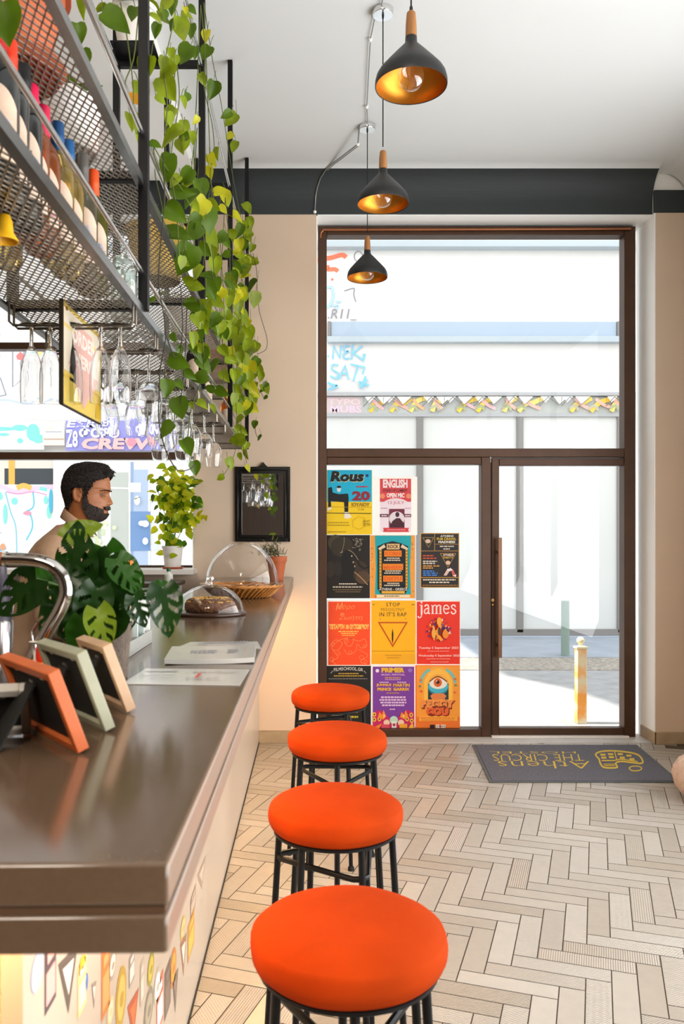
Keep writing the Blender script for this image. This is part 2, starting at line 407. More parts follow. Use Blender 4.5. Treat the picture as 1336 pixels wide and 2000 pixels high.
# ------------------------------------------------------------------ glazed door and fixed light (positions measured on the plane y = 6)
def fx(x): return (x-VX)*6.0/F
def fz(y): return EYE-(y-VY)*6.0/F
def fbox(g, x0, y0, x1, y1, ya, yb, m=0): return g.box(fx(x0), fx(x1), ya, yb, fz(y1), fz(y0), m)
g = G()
fbox(g, 621, 446, 638, 1438, 5.955, 6.06); fbox(g, 1215, 446, 1237, 1438, 5.955, 6.06)
fbox(g, 638, 446, 1215, 463, 5.955, 6.06); fbox(g, 638, 877, 1215, 894, 5.955, 6.06)
fbox(g, 938, 894, 956.5, 1438, 5.955, 6.06); fbox(g, 638, 894, 938, 908, 5.96, 6.05); fbox(g, 638, 1422, 938, 1438, 5.955, 6.06)
d1 = struct(g.build('door_1', brown, bevel=.004), 'brown metal shopfront frame with a door, a fixed light and a large transom')
plab(fbox(fbox(G(), 638, 463, 1215, 877, 6.012, 6.018), 638, 908, 938, 1422, 6.012, 6.018).build('glass_pane', pane, d1), 'clear glass')
g = G(); fbox(g, 958.5, 896, 973, 1435, 5.965, 6.035); fbox(g, 1216, 896, 1232, 1435, 5.965, 6.035); fbox(g, 973, 896, 1216, 910, 5.965, 6.035); fbox(g, 973, 1420, 1216, 1435, 5.965, 6.035)
lf = g.build('door_leaf', brown, d1, bevel=.004)
plab(fbox(G(), 973, 910, 1216, 1420, 5.996, 6.002).build('glass_pane', pane, lf), 'clear glass')
g = G(); fbox(g, 967, 1050, 974.5, 1281, 5.90, 5.918)
for y in (1075, 1255): fbox(g, 968.5, y, 973, y+6, 5.918, 5.966)
g.build('door_handle', mat('bronze_handle', (.42, .30, .22), .35, metal=.6), lf, bevel=.003)
g = G(); g.tube([at(962.5, 1172, 5.965), at(962.5, 1172, 5.95)], .011, 14); g.tube([at(962.5, 1181, 5.965), at(962.5, 1181, 5.955)], .006, 10)
plab(g.build('lock', mat('brass', (.75, .6, .35), .3, metal=1), lf), 'small brass lock')
g = G(); g.tube([at(957.6, y, 5.962) + Vector((0, 0, 0)) for y in (893, 903)], .007, 10)
g.build('hinge', mat('steel', (.75, .74, .72), .3, metal=1), lf)
plab(fbox(G(), 957, 1433.5, 1222, 1436.5, 5.93, 5.965).build('draught_strip', mat('white_metal', (.9, .88, .86), .3), lf, bevel=.001), 'white strip along the foot of the door')
g = G(); g.tube([at(631, 449, 5.94), at(1232, 447, 5.94)], .008, 10)
g.tube([at(626, 466, 5.945), at(627, 455, 5.945), at(632, 449, 5.94)], .007, 8)
tag(g.build('copper_pipe', mat('copper', (.58, .36, .23), .4, metal=.7)), 'thin copper pipe along the top of the door frame', 'pipe')

# bar-side window
g = G(); xl, xr = -2.98, -.832
for (y0, y1) in ((671, 684), (884, 898)): g.box(xl, xr, 5.96, 6.05, fz(y1), fz(y0))
g.box(xl, xr, 5.96, 6.05, 1.19, 1.235).box(xl, xr, 5.96, 6.05, ZL-.06, ZL).box(xl, xl+.05, 5.96, 6.05, 1.19, ZL)
w1 = struct(g.build('window_1', brown, bevel=.004), 'brown framed window behind the bar')
plab(G().box(xl, xr, 6.01, 6.015, 1.2, ZL-.03).build('glass_pane', pane, w1), 'clear glass')
g = G(); g.box(-3.0, -.80, 5.60, 5.96, 1.185, 1.22)
ws = struct(g.build('windowsill', mat('white_sill', (.86, .83, .8), .35), bevel=.004), 'pale windowsill'); ws['kind'] = 'structure'

# ------------------------------------------------------------------ the street outside
asph = mat('pale_asphalt', (.60, .60, .60), .9, noise=.12, nscale=6)
struct(G().box(-16, 14, 6.1, 10.0, -.16, -.03).build('street', asph, smooth=0), 'pale street outside')
g = G(); g.box(-16, 14, 10.0, 12.2, -.16, -.015)
struct(g.build('pavement', mat('grey_paving', (.60, .63, .67), .8, noise=.10, nscale=3), smooth=0), 'grey pavement opposite')
g = G(); g.box(-16, 14, 9.1, 10.0, -.16, -.022)
struct(g.build('kerb', mat('cobble_kerb', (.60, .57, .53), .9, noise=.4, nscale=26, bump=.6, bscale=40), smooth=0), 'rough cobbled kerb strip opposite')
struct(G().box(-30, 30, -30, -3.4, -.3, -.12).box(2.8, 30, -3.4, 6.1, -.3, -.12).box(-30, -3.2, -3.4, 6.1, -.3, -.12).build('ground', asph, smooth=0), 'ground around the building')

# opposite shop building
YF = 12.1
FS = YF/F
def bx(x): return (x-VX)*FS
def bz(y): return EYE-(y-VY)*FS
def bb(g, x0, y0, x1, y1, dy0, dy1, m=0): return g.box(bx(x0), bx(x1), YF-dy0, YF+dy1, bz(y1), bz(y0), m)
shop = thing('shop_building', 'white shop building across the street with graffiti and a glazed front', 'building', (0, YF, -.02))
fw = mat('white_facade', (.86, .86, .855), .8, noise=.02, nscale=3); led = mat('blue_grey_metal', (.70, .75, .78), .5); gm = mat('grey_mullion', (.52, .51, .50), .5)
g = G(); g.box(-16, 14, YF, YF+.4, -.1, 7.0)
g.build('wall', fw, shop, smooth=0)
g = G(); bb(g, -600, 476, 1900, 489, .16, .01); bb(g, 640, 659, 1900, 671, .10, .01); bb(g, 640, 629, 646, 658, .06, .01, 1); bb(g, 1203, 629, 1212, 658, .06, .01, 1)
g.build('ledge', [led, gm], shop, bevel=.01)
bb(G(), 646, 629, 1203, 658, .03, .01).build('awning_box', mat('blue_awning', (.66, .73, .80), .6), shop, bevel=.01)
g = G(); bb(g, 610, 768, 1900, 775, .10, .01); bb(g, 610, 808, 1900, 815, .06, .01)
g.build('rail', mat('pale_grey_rail', (.68, .69, .70), .5), shop, bevel=.006)
g = G()
for x in (813, 1008, 1204, 1400): bb(g, x, 815, x+13, 1235, .05, .01)
bb(g, 610, 1228, 1900, 1241, .05, .01)
g.build('mullion', gm, shop, bevel=.006)
g = G(); bb(g, 610, 815, 1900, 1230, .012, .0)
g.build('shop_window', mat('curtained_glass', (.84, .85, .84), .12, noise=.02, nscale=1.5), shop)
bb(G(), 600, 1241, 1900, 1252, .08, .01).build('plinth', mat('blue_plinth', (.70, .74, .80), .7), shop, bevel=.006)
# graffiti seen through the door's transom
A = Art(on_plane(YF-.002, .0015), 'paint', .8)
rd, lb, bk, gp = 'f2795a', 'a9cdec', '8a8a96', '7cc6ea'
A.curve([(604, 520), (622, 507), (645, 504), (668, 498), (676, 503)], 9, rd).curve([(640, 518), (640, 526), (654, 526), (660, 530)], 8, rd).disc(649, 546, 2.4, 2.4, rd)
A.ring(700, 501, 8, 10, 1.6, bk).curve([(704, 513), (694, 517), (693, 526)], 1.6, bk).line([(684, 533), (686, 538)], 1.6, bk)
A.curve([(672, 569), (683, 565), (692, 564), (691, 575), (695, 590)], 1.8, bk)
A.curve([(638, 562), (648, 562), (651, 580), (645, 595), (638, 602)], 5, lb).line([(656, 590), (666, 590)], 4, lb).curve([(648, 597), (660, 598), (656, 604)], 4, lb)
A.text('.R11_', 640, 604, 697, 626, bk, 0, .2)
A.line([(650, 702), (652, 676), (664, 700), (666, 675)], 3, gp).curve([(683, 676), (672, 678), (674, 686), (680, 687), (671, 693), (674, 701), (683, 700)], 3, gp)
A.line([(689, 673), (687, 703)], 3, gp).line([(708, 676), (690, 690), (708, 703)], 3, gp).line([(708, 694), (712, 692), (709, 708)], 2.4, gp)
A.curve([(661, 714), (650, 713), (649, 722), (660, 730), (658, 740), (645, 735)], 3, gp).line([(662, 741), (674, 715), (681, 742)], 3, gp).line([(667, 731), (679, 730)], 3, gp)
A.line([(684, 712), (713, 718)], 3, gp).line([(699, 716), (690, 746)], 3, gp).line([(712, 718), (708, 732)], 3, gp)
A.line([(700, 746), (720, 754)], 4, gp).line([(714, 736), (707, 760)], 4, gp).line([(702, 756), (717, 742)], 4, gp)
A.curve([(640, 748), (648, 752), (658, 755), (640, 762)], 4, gp).disc(641, 697, 2, 2, gp)
# painted strip under the ledge
A.rect(612, 776, 1260, 808, 'b9bdba')
A.rect(612, 776, 706, 808, 'c9bcbc')
A.text('TYPO', 640, 780, 704, 792, 'e8c6cb', .02).text('MUBS', 645, 793, 706, 807, 'dcc6d6', .03)
for x, w in ((722, 30), (762, 40), (800, 30), (893, 42), (930, 40), (982, 26), (1010, 48), (1112, 40), (1150, 50), (1190, 26), (842, 22)):
    c = R.choice(('f2cf52', 'f3c646', 'f5d978')); A.curve([(x, 805), (x+w*.3, 790), (x+w*.6, 786+R.uniform(-4, 6)), (x+w, 779)], 9, c)
    A.curve([(x+w*.2, 781), (x+w*.5, 792), (x+w*.9, 800)], 6, R.choice(('f2b7a8', 'e9bcc0', 'f1b489')))
    A.curve([(x-3, 800), (x+8, 794), (x+14, 803)], 5, R.choice(('aab38c', 'b8b59a')))
for x in (712, 750, 826, 868, 925, 985, 1052, 1094, 1180):
    A.poly([(x, 777), (x+20, 777), (x+8, 789)], 'e9eae8'); A.poly([(x+24, 777), (x+52, 777), (x+36, 792)], 'eeeeec')
    A.line([(x-2, 778), (x-3, 796), (x+14, 778), (x+34, 794), (x+54, 778)], 1.3, '77746f')
# graffiti seen through the window behind the bar
tl, pk, pu = '7fd0c6', 'f3b6b4', '8f8fd0'
A.rect(-120, 824, 92, 880, 'e9efea').rect(134, 824, 340, 882, pu)
for x, y, w, h in ((-20, 836, 60, 8), (30, 832, 30, 12), (58, 830, 26, 34), (70, 850, 22, 18), (2, 848, 24, 6), (40, 858, 12, 10), (-60, 840, 50, 20)): A.disc(x+w/2, y+h/2, w/2, h/2, tl, 12)
A.rect(90, 826, 132, 872, 'e2d3c8').rect(94, 830, 128, 852, 'f4efe9').line([(95, 846), (127, 846)], 2, '9a9aa2').line([(92, 860), (131, 860)], 2, 'b59d8c').rect(98, 834, 110, 842, 'cfc9c2')
A.text('ΕΣΚΕΝ', 136, 824, 235, 838, 'f3f3fb', .04, .15).text('ΦΟΡΟ', 160, 838, 238, 858, 'ffffff', .05).text('CREW', 165, 858, 300, 880, pk, .05, .1).text('ONE', 270, 834, 330, 856, 'f3f3fb', .04)
A.text('Ζ8', 136, 842, 158, 876, 'f1f1f7', .03).disc(262, 866, 9, 8, 'ee8fa0')
for P_ in ([(-20, 700), (10, 745), (20, 775), (-10, 782)], [(0, 740), (8, 700), (-8, 690)], [(33, 686), (33, 760), (52, 745), (48, 715), (56, 690)], [(15, 684), (33, 684), (110, 690)], [(60, 690), (110, 694), (108, 760)]): A.line(P_, 2.4, '8b909c')
A.curve([(-30, 790), (20, 785), (60, 792), (110, 784), (170, 790), (240, 784)], 4, 'b7c3d0')
for x, y, c in ((48, 700, 'e27a78'), (2, 660, 'f08b7f'), (102, 694, 'e58a8a'), (0, 690, 'e39aa4'), (84, 692, 'f1cd8d'), (160, 660, 'd9d9e0')): A.poly([(x-8, y), (x, y-8), (x+8, y-1), (x+4, y+9), (x-6, y+7)], c)
# lower left: shop opening with orange post and painted panels
A.rect(-200, 898, 113, 950, 'cfcabf').rect(18, 917, 113, 948, '3c4246').rect(26, 898, 38, 950, 'f0a850')
A.rect(-200, 948, 113, 1090, 'e6f1f3')
A.curve([(-40, 956), (10, 952), (40, 962), (75, 956), (113, 952)], 9, 'f6bdd0').curve([(42, 955), (55, 950), (70, 955)], 10, 'f5ad58').curve([(86, 955), (100, 958)], 7, tl)
A.curve([(20, 962), (30, 1000), (40, 1030), (42, 1080)], 2.4, '84b7c6').curve([(73, 962), (74, 990), (55, 1003), (68, 1006), (72, 1030), (60, 1055)], 2.4, '58b3c9').curve([(22, 962), (45, 966), (73, 962), (100, 968)], 2, 'd58fb8')
for x, y, w, h, c in ((38, 980, 6, 7, tl), (98, 978, 4, 8, tl), (20, 1005, 4, 20, tl), (104, 1000, 4, 14, '7fd8bd'), (108, 980, 4, 24, '4aa5c4'), (63, 1003, 8, 4, 'ee8ea2'), (8, 1070, 14, 6, '4ab3d2'), (16, 1068, 5, 7, 'f3946a'), (10, 970, 5, 8, tl)): A.disc(x, y, w, h, c, 14)
A.curve([(8, 1025), (10, 1038), (4, 1040), (14, 1041)], 1.6, '9aa6b8')
A.rect(113, 898, 147, 1110, 'f5efee')
for i in range(14): A.disc(R.uniform(116, 144), R.uniform(905, 1090), R.uniform(2, 6), R.uniform(2, 5), R.choice(('f6d7d4', 'f1e2e0', 'e6eaea')), 10)
# shop windows: reflections of the street painted as flat colour
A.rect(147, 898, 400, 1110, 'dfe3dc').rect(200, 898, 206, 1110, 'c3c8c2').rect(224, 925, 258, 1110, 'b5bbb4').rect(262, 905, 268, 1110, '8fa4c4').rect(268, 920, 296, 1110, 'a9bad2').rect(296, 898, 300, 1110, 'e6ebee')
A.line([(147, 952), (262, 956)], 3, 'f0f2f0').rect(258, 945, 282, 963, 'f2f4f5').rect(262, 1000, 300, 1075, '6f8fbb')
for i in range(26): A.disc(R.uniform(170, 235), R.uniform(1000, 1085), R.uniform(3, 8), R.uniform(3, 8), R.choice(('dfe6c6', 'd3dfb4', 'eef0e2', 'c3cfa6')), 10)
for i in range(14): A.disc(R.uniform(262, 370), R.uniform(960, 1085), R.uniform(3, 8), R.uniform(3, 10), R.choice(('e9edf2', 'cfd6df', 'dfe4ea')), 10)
A.build('graffiti', shop)  # graffiti together with the painted window reflections
# unseen sheet added above the street; its outline shapes the shade on the ground
g = G(); ol = [(-4.31, 12.0), (-4.31, 9.3), (-4.27, 8.9), (-3.83, 8.13), (-3.62, 7.14), (-3.3, 6.4), (2.5, 6.4), (2.5, 12.0)]
g.loft([[(x, y, 9.0) for x, y in ol], [(x, y, 9.03) for x, y in ol]])
struct(g.build('exterior_shade_sheet', mat('shade_sheet_cloth', (.80, .78, .74), .8), smooth=0), 'unseen sheet added above the street to cast shade')
# unseen block added across the side street to shape the light
g = G(); g.box(10, 16, -9, 6, -.15, 6.0)
struct(g.build('exterior_light_blocker', mat('blocker_pale', (.82, .80, .76), .8), smooth=0), 'unseen block added at the corner to shape the light')
# bollards
g = G(); c0 = at(1104, 1286, 10.1)
g.lathe([(0, 0), (.052, 0), (.05, .03), (.048, .66), (.045, .675), (0, .68)], (c0.x, 10.1, -.02), 18)
tag(g.build('bollard', mat('green_grey_metal', (.50, .58, .55), .5)), 'plain grey-green metal bollard on the far pavement', 'bollard')
P0 = at(1134, 1412, 6.55)
b0 = thing('post', 'short pale square post with orange stains and a ball on top, just outside the door', 'post', (P0.x, 6.55, -.03))
g = G(); x = P0.x; w = .038
g.hexa([(x-w, 6.55-w, -.03), (x+w, 6.55-w, -.03), (x+w, 6.55+w, -.03), (x-w, 6.55+w, -.03)], [(x-w, 6.55-w, .56), (x+w, 6.55-w, .56), (x+w, 6.55+w, .56), (x-w, 6.55+w, .56)])
pm = mat('stained_stone', (.88, .80, .62), .8, noise=.0)
n_ = pm.node_tree; tcx = n_.nodes.new('ShaderNodeTexCoord'); nz = n_.nodes.new('ShaderNodeTexNoise'); nz.inputs['Scale'].default_value = 7; rr = n_.nodes.new('ShaderNodeValToRGB')
rr.color_ramp.elements[0].position = .42; rr.color_ramp.elements[0].color = (*lin('f0a24a'), 1); rr.color_ramp.elements[1].position = .6; rr.color_ramp.elements[1].color = (*lin('e3d7b4'), 1)
n_.links.new(tcx.outputs['Object'], nz.inputs[0]); n_.links.new(nz.outputs[0], rr.inputs[0]); n_.links.new(rr.outputs[0], n_.nodes['Principled BSDF'].inputs['Base Color'])
g.build('shaft', pm, b0, bevel=.006)
g = G(); g.box(x-.045, x+.045, 6.505, 6.595, .56, .575); g.tube([(x, 6.55, .575), (x, 6.55, .60)], .016, 12); g.ell((x, 6.55, .622), (.031, .031, .03), 18, 12)
g.build('ball_finial', mat('cream_stone', (.88, .85, .72), .6), b0)
# ------------------------------------------------------------------ bar
ZB = 1.16; XE = -.126; XP = -.366; YN = .735; XB = -.64; YE = YW-.005
wood_m = mat('grey_brown_laminate', (.355, .28, .215), .15, noise=.05, nscale=10, stretch=(14, .5, 14), spec=.7)
top = thing('bar_worktop', 'long grey-brown laminate worktop along the top of the bar', 'worktop', (-.34, 3.2, 1.078))
def slab(g, z0, z1, ins):
    a = [(XE-ins, YN+ins, z0), (XE-ins, YE, z0), (XB, YE, z0), (XB, YN-.012+ins, z0)]
    g.hexa(a, [(x, y, z1) for x, y, z in a]); g.m[2] = 1; g.m[3] = 1; return g       # the two long edges and the near end are matt edge banding with painted-in sheen
edge_m = mat('edge_banding_sheen', (.50, .41, .34), .42, spec=.8)  # paler than the laminate: the edge's bright reflection is put into its colour
slab(G(), 1.121, ZB, 0).build('upper_slab', [wood_m, edge_m], top, bevel=.004)
slab(G(), 1.1135, 1.1205, .004).build('groove_strip', mat('brown_strip', (.33, .24, .17), .4), top)
slab(G(), 1.078, 1.113, .001).build('lower_slab', [wood_m, edge_m], top, bevel=.004)
bar = thing('bar_counter', 'cream bar front covered with stickers at its near end', 'bar counter', (-.45, 3.4, 0))
cream = mat('cream_panel', (.76, .70, .635), .3, coat=.3)
YB = 1.055
g = G(); g.box(XP-.03, XP, YB, 1.82, 0, 1.0775).box(XP-.03, XP, 1.8215, YE-.002, 0, 1.0775)
g.build('front_panel', cream, bar, bevel=.0015)
G().box(-1.0, XP-.03, YB, YB+.03, 0, 1.0775).build('end_panel', mat('yellow_panel', (.93, .68, .36), .4), bar, bevel=.0015)
g = G(); g.box(-.95, XP-.031, 1.1, 5.0, .88, .92)
for y in (1.2, 2.6, 4.0, 4.9): g.box(-.94, -.42, y, y+.03, 0, .88)
g.build('work_shelf', mat('steel_shelf', (.6, .6, .58), .35, metal=.9), bar, bevel=.002)
g = G(); g.box(XP+.0005, XP+.004, YB+.1, YE-.003, 0, .012); g.build('plinth', mat('black_plastic', (.07, .065, .06), .6), bar)
# stickers: centre in picture coordinates on the panel, width along the bar, height, colours
ST = [((50, 1912), .045, .075, 'oval', 'e8742f', 'f6b070'), ((72, 1898), .05, .05, 'oval', 'aab3c9', 'f0f0f0'), ((98, 1902), .05, .09, 'rect', '55494f', 'e9a7a0'),
      ((133, 1915), .10, .10, 'tri', '5d524c', 'e6d8c8'), ((160, 1886), .04, .03, 'oval', 'f2bd2e', 'f2bd2e'), ((160, 1925), .05, .08, 'rect', 'f1cf83', 'f7e7bd'),
      ((168, 1918), .02, .03, 'oval', '4a76b5', '4a76b5'), ((183, 1942), .03, .05, 'tri', '8d8279', 'e8dccd'), ((206, 1912), .06, .12, 'rect', 'e87c3c', 'f0a060'),
      ((219, 1885), .06, .05, 'oval', 'a59786', 'e8dccd'), ((236, 1948), .09, .115, 'oval', 'b99434', 'd3b760'), ((257, 1890), .05, .06, 'rect', '9b8d86', 'e8dccd'),
      ((277, 1918), .04, .09, 'rect', 'b7a894', 'd8cbb8'), ((294, 1892), .08, .07, 'oval', '8f8d33', 'd3b24a'), ((290, 1972), .11, .09, 'oval', '857c6c', 'a89d88'),
      ((260, 1985), .11, .10, 'tri', 'b5543a', 'e6703a'), ((307, 1925), .09, .08, 'oval', 'b8ad96', 'd9e3e0'), ((312, 1958), .09, .12, 'rect', 'd9694a', 'f4e9e0'),
      ((327, 1930), .09, .12, 'rect', '6d5e58', '7d6d66'), ((342, 1935), .10, .12, 'tri', '6a5c57', '8a7a72'), ((338, 1890), .10, .10, 'oval', 'c57b43', 'e2a13e'),
      ((373, 1825), .14, .11, 'rect', 'c68a3c', 'd7b552'), ((358, 1865), .12, .12, 'tri', '9b6a50', 'ead9c8'), ((357, 1812), .10, .06, 'oval', 'c0a35c', 'd9c38a'),
      ((377, 1760), .12, .06, 'rect', '937b6c', 'c5ac97'), ((394, 1710), .22, .09, 'tri', 'a58e80', 'd0bba8'), ((20, 1975), .03, .05, 'rect', 'e9d9c4', 'f6efe2'), ((215, 1975), .05, .05, 'oval', 'f0c890', 'f5ddb8')]
for (px, py), w, h, sh, c1, c2 in ST:
    Yc = F*.366/(VX-px); zc = EYE-(py-VY)*Yc/F
    if Yc < YB+.05: continue
    a = Art(lambda x, y, l, Yc=Yc, zc=zc: (XP+.0004+l*.0003, Yc+x, zc-y), 'sticker', .35)
    if sh == 'oval': a.disc(0, 0, w/2, h/2, c1); a.disc(0, 0, w*.36, h*.36, c2); a.disc(w*.05, h*.05, w*.18, h*.12, c1, 10)
    elif sh == 'rect': a.rect(-w/2, -h/2, w/2, h/2, c1); a.rect(-w*.4, -h*.1, w*.4, h*.4, c2); a.rect(-w*.3, -h*.38, w*.3, -h*.22, c2)
    else: a.poly([(-w/2, -h/2), (0, h/2), (w/2, -h*.3)], c1); a.poly([(-w*.3, -h*.32), (0, h*.22), (w*.28, -h*.2)], c2)
    a.build('sticker', bar)
g = G(); g.box(-.31, -.285, YB+.05, YE-.05, 1.068, 1.0778)
ls = thing('light_strip', 'warm light strip under the overhang of the worktop', 'light strip', (-.30, 3.4, 1.068))
g.build('profile', mat('aluminium', (.8, .8, .78), .4, metal=1), ls)
lo = lamp('glow', 'AREA', (0, 0, 0), (0, 0, 0), 36, (1, .60, .24), shape='RECTANGLE', size=.025, size_y=4.5); lo.location = (0, 0, -.004); lo.parent = ls

ls2 = thing('light_strip', 'short warm light strip under the near end of the worktop', 'light strip', (-.48, .93, 1.068))
G().box(-.58, -.38, .918, .942, 1.068, 1.0778).build('profile', mat('aluminium', (.8, .8, .78), .4, metal=1), ls2)
lo = lamp('glow', 'AREA', (0, 0, 0), (0, 0, 0), 3.5, (1, .62, .27), shape='RECTANGLE', size=.2, size_y=.02); lo.location = (0, 0, -.004); lo.parent = ls2

# ------------------------------------------------------------------ bar stools
velvet = mat('orange_velvet', (.62, .205, .035), .85, spec=.06, noise=.12, nscale=7, bump=.10, bscale=40)
blackm = mat('black_steel', (.055, .055, .06), .45, spec=.22)
def stool(first, loc, rot, label):
    if first is not None: return dup(first, loc, rot, label)
    t = thing('bar_stool', label, 'bar stool', loc, 'orange velvet bar stools along the bar')
    L = Vector(loc)
    D = .355/2; r = random.Random(3)
    prof = [(0, .683), (D*.82, .681), (D*.92, .684), (D*.965, .692), (D*.982, .7000), (D*.990, .7018), (D*1.0, .713), (D, .722), (D*.993, .733), (D*.978, .7405), (D*.968, .7415), (D*.93, .7475), (D*.84, .756), (D*.68, .7615), (D*.45, .7645), (D*.2, .7655), (0, .766)]
    ph = [r.uniform(0, 6) for _ in range(6)]
    g = G(); g.lathe(prof, L, 56, wob=lambda j, z: 1+.006*math.sin(3*2*PI*j/56+ph[0]+z*30)+.004*math.sin(7*2*PI*j/56+ph[1]-z*60))
    g.build('seat', velvet, t, smooth=75)
    g = G(); g.lathe([(0, .672), (D*.90, .672), (D*.915, .674), (D*.915, .680), (D*.90, .6815), (0, .6815)], L, 40); g.build('seat_plate', blackm, t)
    for k in range(6):
        a = 2*PI*k/6; rt, rb = .148, .188
        p = L+Vector((rt*math.cos(a), rt*math.sin(a), .674)); q = L+Vector((rb*math.cos(a), rb*math.sin(a), .012))
        lg = G().tube([p, q], .0088, 10).build('leg', blackm, t)
        g = G(); g.lathe([(0, 0), (.014, 0), (.014, .012), (.011, .018), (0, .018)], (q.x, q.y, 0), 12); g.build('foot_cap', mat('rubber', (.05, .05, .05), .8), lg)
    pts = []
    for k in range(3):
        for da in (-8, 0, 8):
            a = 2*PI*k/3+math.radians(da); rr = .150 if da == 0 else .143
            pts.append(L+Vector((rr*math.cos(a), rr*math.sin(a), .600)))
    G().tube(pts, .0078, 8, closed=True).build('stretcher', blackm, t)
    return t
YS = [1.498, 2.187, 2.964, 3.759]
st = stool(None, (.067, YS[0], 0), 0, 'nearest bar stool, round orange velvet seat on black legs by the bar end')
st.rotation_euler.z = .55
stool(st, (.063, YS[1], 0), .95, 'second orange velvet bar stool counting from the near end of the bar')
stool(st, (.092, YS[2], 0), .5, 'third orange velvet bar stool counting from the near end of the bar')
stool(st, (.086, YS[3], 0), 1.0, 'farthest orange velvet bar stool, in front of the posters by the wall')

# ------------------------------------------------------------------ pendant lamps
lampblack = mat('matt_black_shade', (.09, .09, .095), .45); gold = mat('gold_lining', (.80, .52, .16), .38, metal=.75); lwood = mat('lamp_wood', (.60, .40, .21), .5, noise=.15, nscale=20, stretch=(6, 6, .6))
bulbg = thin_glass('bulb_glass', refl=.9, base=.06, power=2.0)
cordm = mat('black_cord', (.05, .05, .07), .7)
def pendant(first, x, y, zr, label):
    if first is not None:
        base, z0 = first; r = base.copy(); COL.objects.link(r); r.location = (x, y, zr); r['label'] = label
        for ch in list(base.children):
            if ch.name.startswith(('cord', 'canopy')): continue
            c = ch.copy(); COL.objects.link(c); c.parent = r
            for gch in list(ch.children):
                d = gch.copy(); COL.objects.link(d); d.parent = c
        t = r
    else:
        t = thing('pendant_lamp', label, 'pendant lamp', (x, y, zr), 'black cone pendant lamps along the bar')
        L = Vector((x, y, zr)); Rr = .1245
        out = [(.020, .170), (.021, .150), (.027, .142), (.050, .118), (.085, .080), (.110, .052), (.1195, .036), (.1240, .018), (.1245, .004), (.1235, 0)]
        inn = [(.1205, .002), (.1205, .016), (.116, .034), (.106, .050), (.082, .076), (.048, .112), (.024, .136), (0, .138)]
        sh = G().lathe(out+[(.1205, .002)], L, 56, 0).build('lamp_shade', lampblack, t)
        plab(G().lathe(inn, L, 56, 0).build('lining', gold, sh), 'gold inside of the shade')
        plab(G().lathe([(0, .1705), (.0195, .1705), (.0195, .182), (.0185, .215), (.0155, .252), (.012, .257), (0, .257)], L, 24).build('neck', lwood, t), 'wooden neck')
        G().lathe([(0, .257), (.006, .257), (.006, .272), (.003, .28), (0, .28)], L, 12).build('cord_grip', lampblack, t)
        pr = [(0, -.012+.0)]; cz = .034; rb = .047
        pr = [(rb*math.sin(a), cz-rb*math.cos(a)) for a in [PI*i/22 for i in range(20)]] + [(.014, .096), (.013, .112)]
        bu = G().lathe(pr, L, 32).build('light_bulb', bulbg, t)
        g = G(); g.lathe([(0, .135), (.0135, .135), (.0135, .106), (.011, .103), (0, .103)], L, 18); g.build('bulb_cap', mat('brass_cap', (.7, .55, .3), .3, metal=1), bu)
        g = G()
        for k in range(6):
            a = 2*PI*k/6; g.tube([L+Vector((.006*math.cos(a), .006*math.sin(a), .10)), L+Vector((.017*math.cos(a+.3), .017*math.sin(a+.3), .05)), L+Vector((.008*math.cos(a+.6), .008*math.sin(a+.6), .02))], .0006, 5)
        g.build('filament', mat('filament_wire', (.8, .5, .2), .4, metal=.8), bu)
    L = Vector((x, y, zr)); zc = ZC-.028
    G().tube([L+Vector((0, 0, .278)), (x, y, zc)], .0028, 8).build('cord', cordm, t)
    cn = G().lathe([(0, 0), (.048, 0), (.05, .003), (.05, .0275), (0, .0275)], (x, y, zc), 32).build('canopy', mat('chrome_canopy', (.86, .86, .85), .12, metal=1), t)
    G().lathe([(0, -.016), (.004, -.016), (.006, 0), (0, 0)], (x, y, zc), 12).build('strain_relief', cordm, cn)
    return t
LP = [(803, 160, 2.86), (748, 393, 3.99), (717.5, 538, 5.12)]
q = []
for px, py, Y in LP: p = at(px, py+9*2.86/Y, Y); q.append((p.x, p.y, p.z))
p1 = pendant(None, *q[0], 'nearest and largest-looking black cone pendant lamp with wooden neck')
pendant((p1, 0), *q[1], 'middle black cone pendant lamp, hung in front of the charcoal band')
pendant((p1, 0), *q[2], 'farthest black cone pendant lamp, hung in front of the door transom')
# supply cables on the ceiling and wall
sil = mat('silver_cable', (.62, .62, .6), .35, metal=.7); bead = mat('white_bead', (.95, .95, .93), .4)
cb = thing('ceiling_cable', 'thin silver cable linking the lamp canopies along the ceiling', 'cable', (q[1][0], q[1][1], ZC-.02))
zc = ZC-.012
pts = [(q[0][0], q[0][1]-.3, zc), (q[0][0]-.02, q[0][1], zc), (q[1][0]-.01, q[1][1]-.05, zc)]
G().tube(pts, .0028, 6).tube([(q[1][0]-.035, q[1][1]+.02, zc), (q[1][0]-.045, q[1][1]+.22, zc), (q[2][0]-.02, q[2][1]-.25, zc), (q[2][0], q[2][1]-.04, zc)], .0028, 6).build('wire', sil, cb)
for y in (.22, .93): 
    bpos = Vector((q[1][0]-.045, q[1][1]+y, zc)) if y < .5 else Vector((q[2][0]-.02, q[2][1]-.25, zc))
    G().ell(bpos, (.010, .010, .012), 12, 8).build('insulator', bead, cb)
c2 = thing('wall_cable', 'silver cable running from the farthest canopy down over the charcoal cove', 'cable', (.03, YW-.02, 3.7))
a = Vector((q[2][0]-.05, q[2][1], zc))
def on_cove(px, deg, z=None):
    q_ = math.radians(deg); y_ = YW-.002-.19*(1-math.cos(q_))-.007*math.cos(q_); z_ = 3.775+(ZC-3.775)*math.sin(q_)-.009*math.sin(q_) if z is None else z
    return Vector(((px-VX)*y_/F, y_, z_))
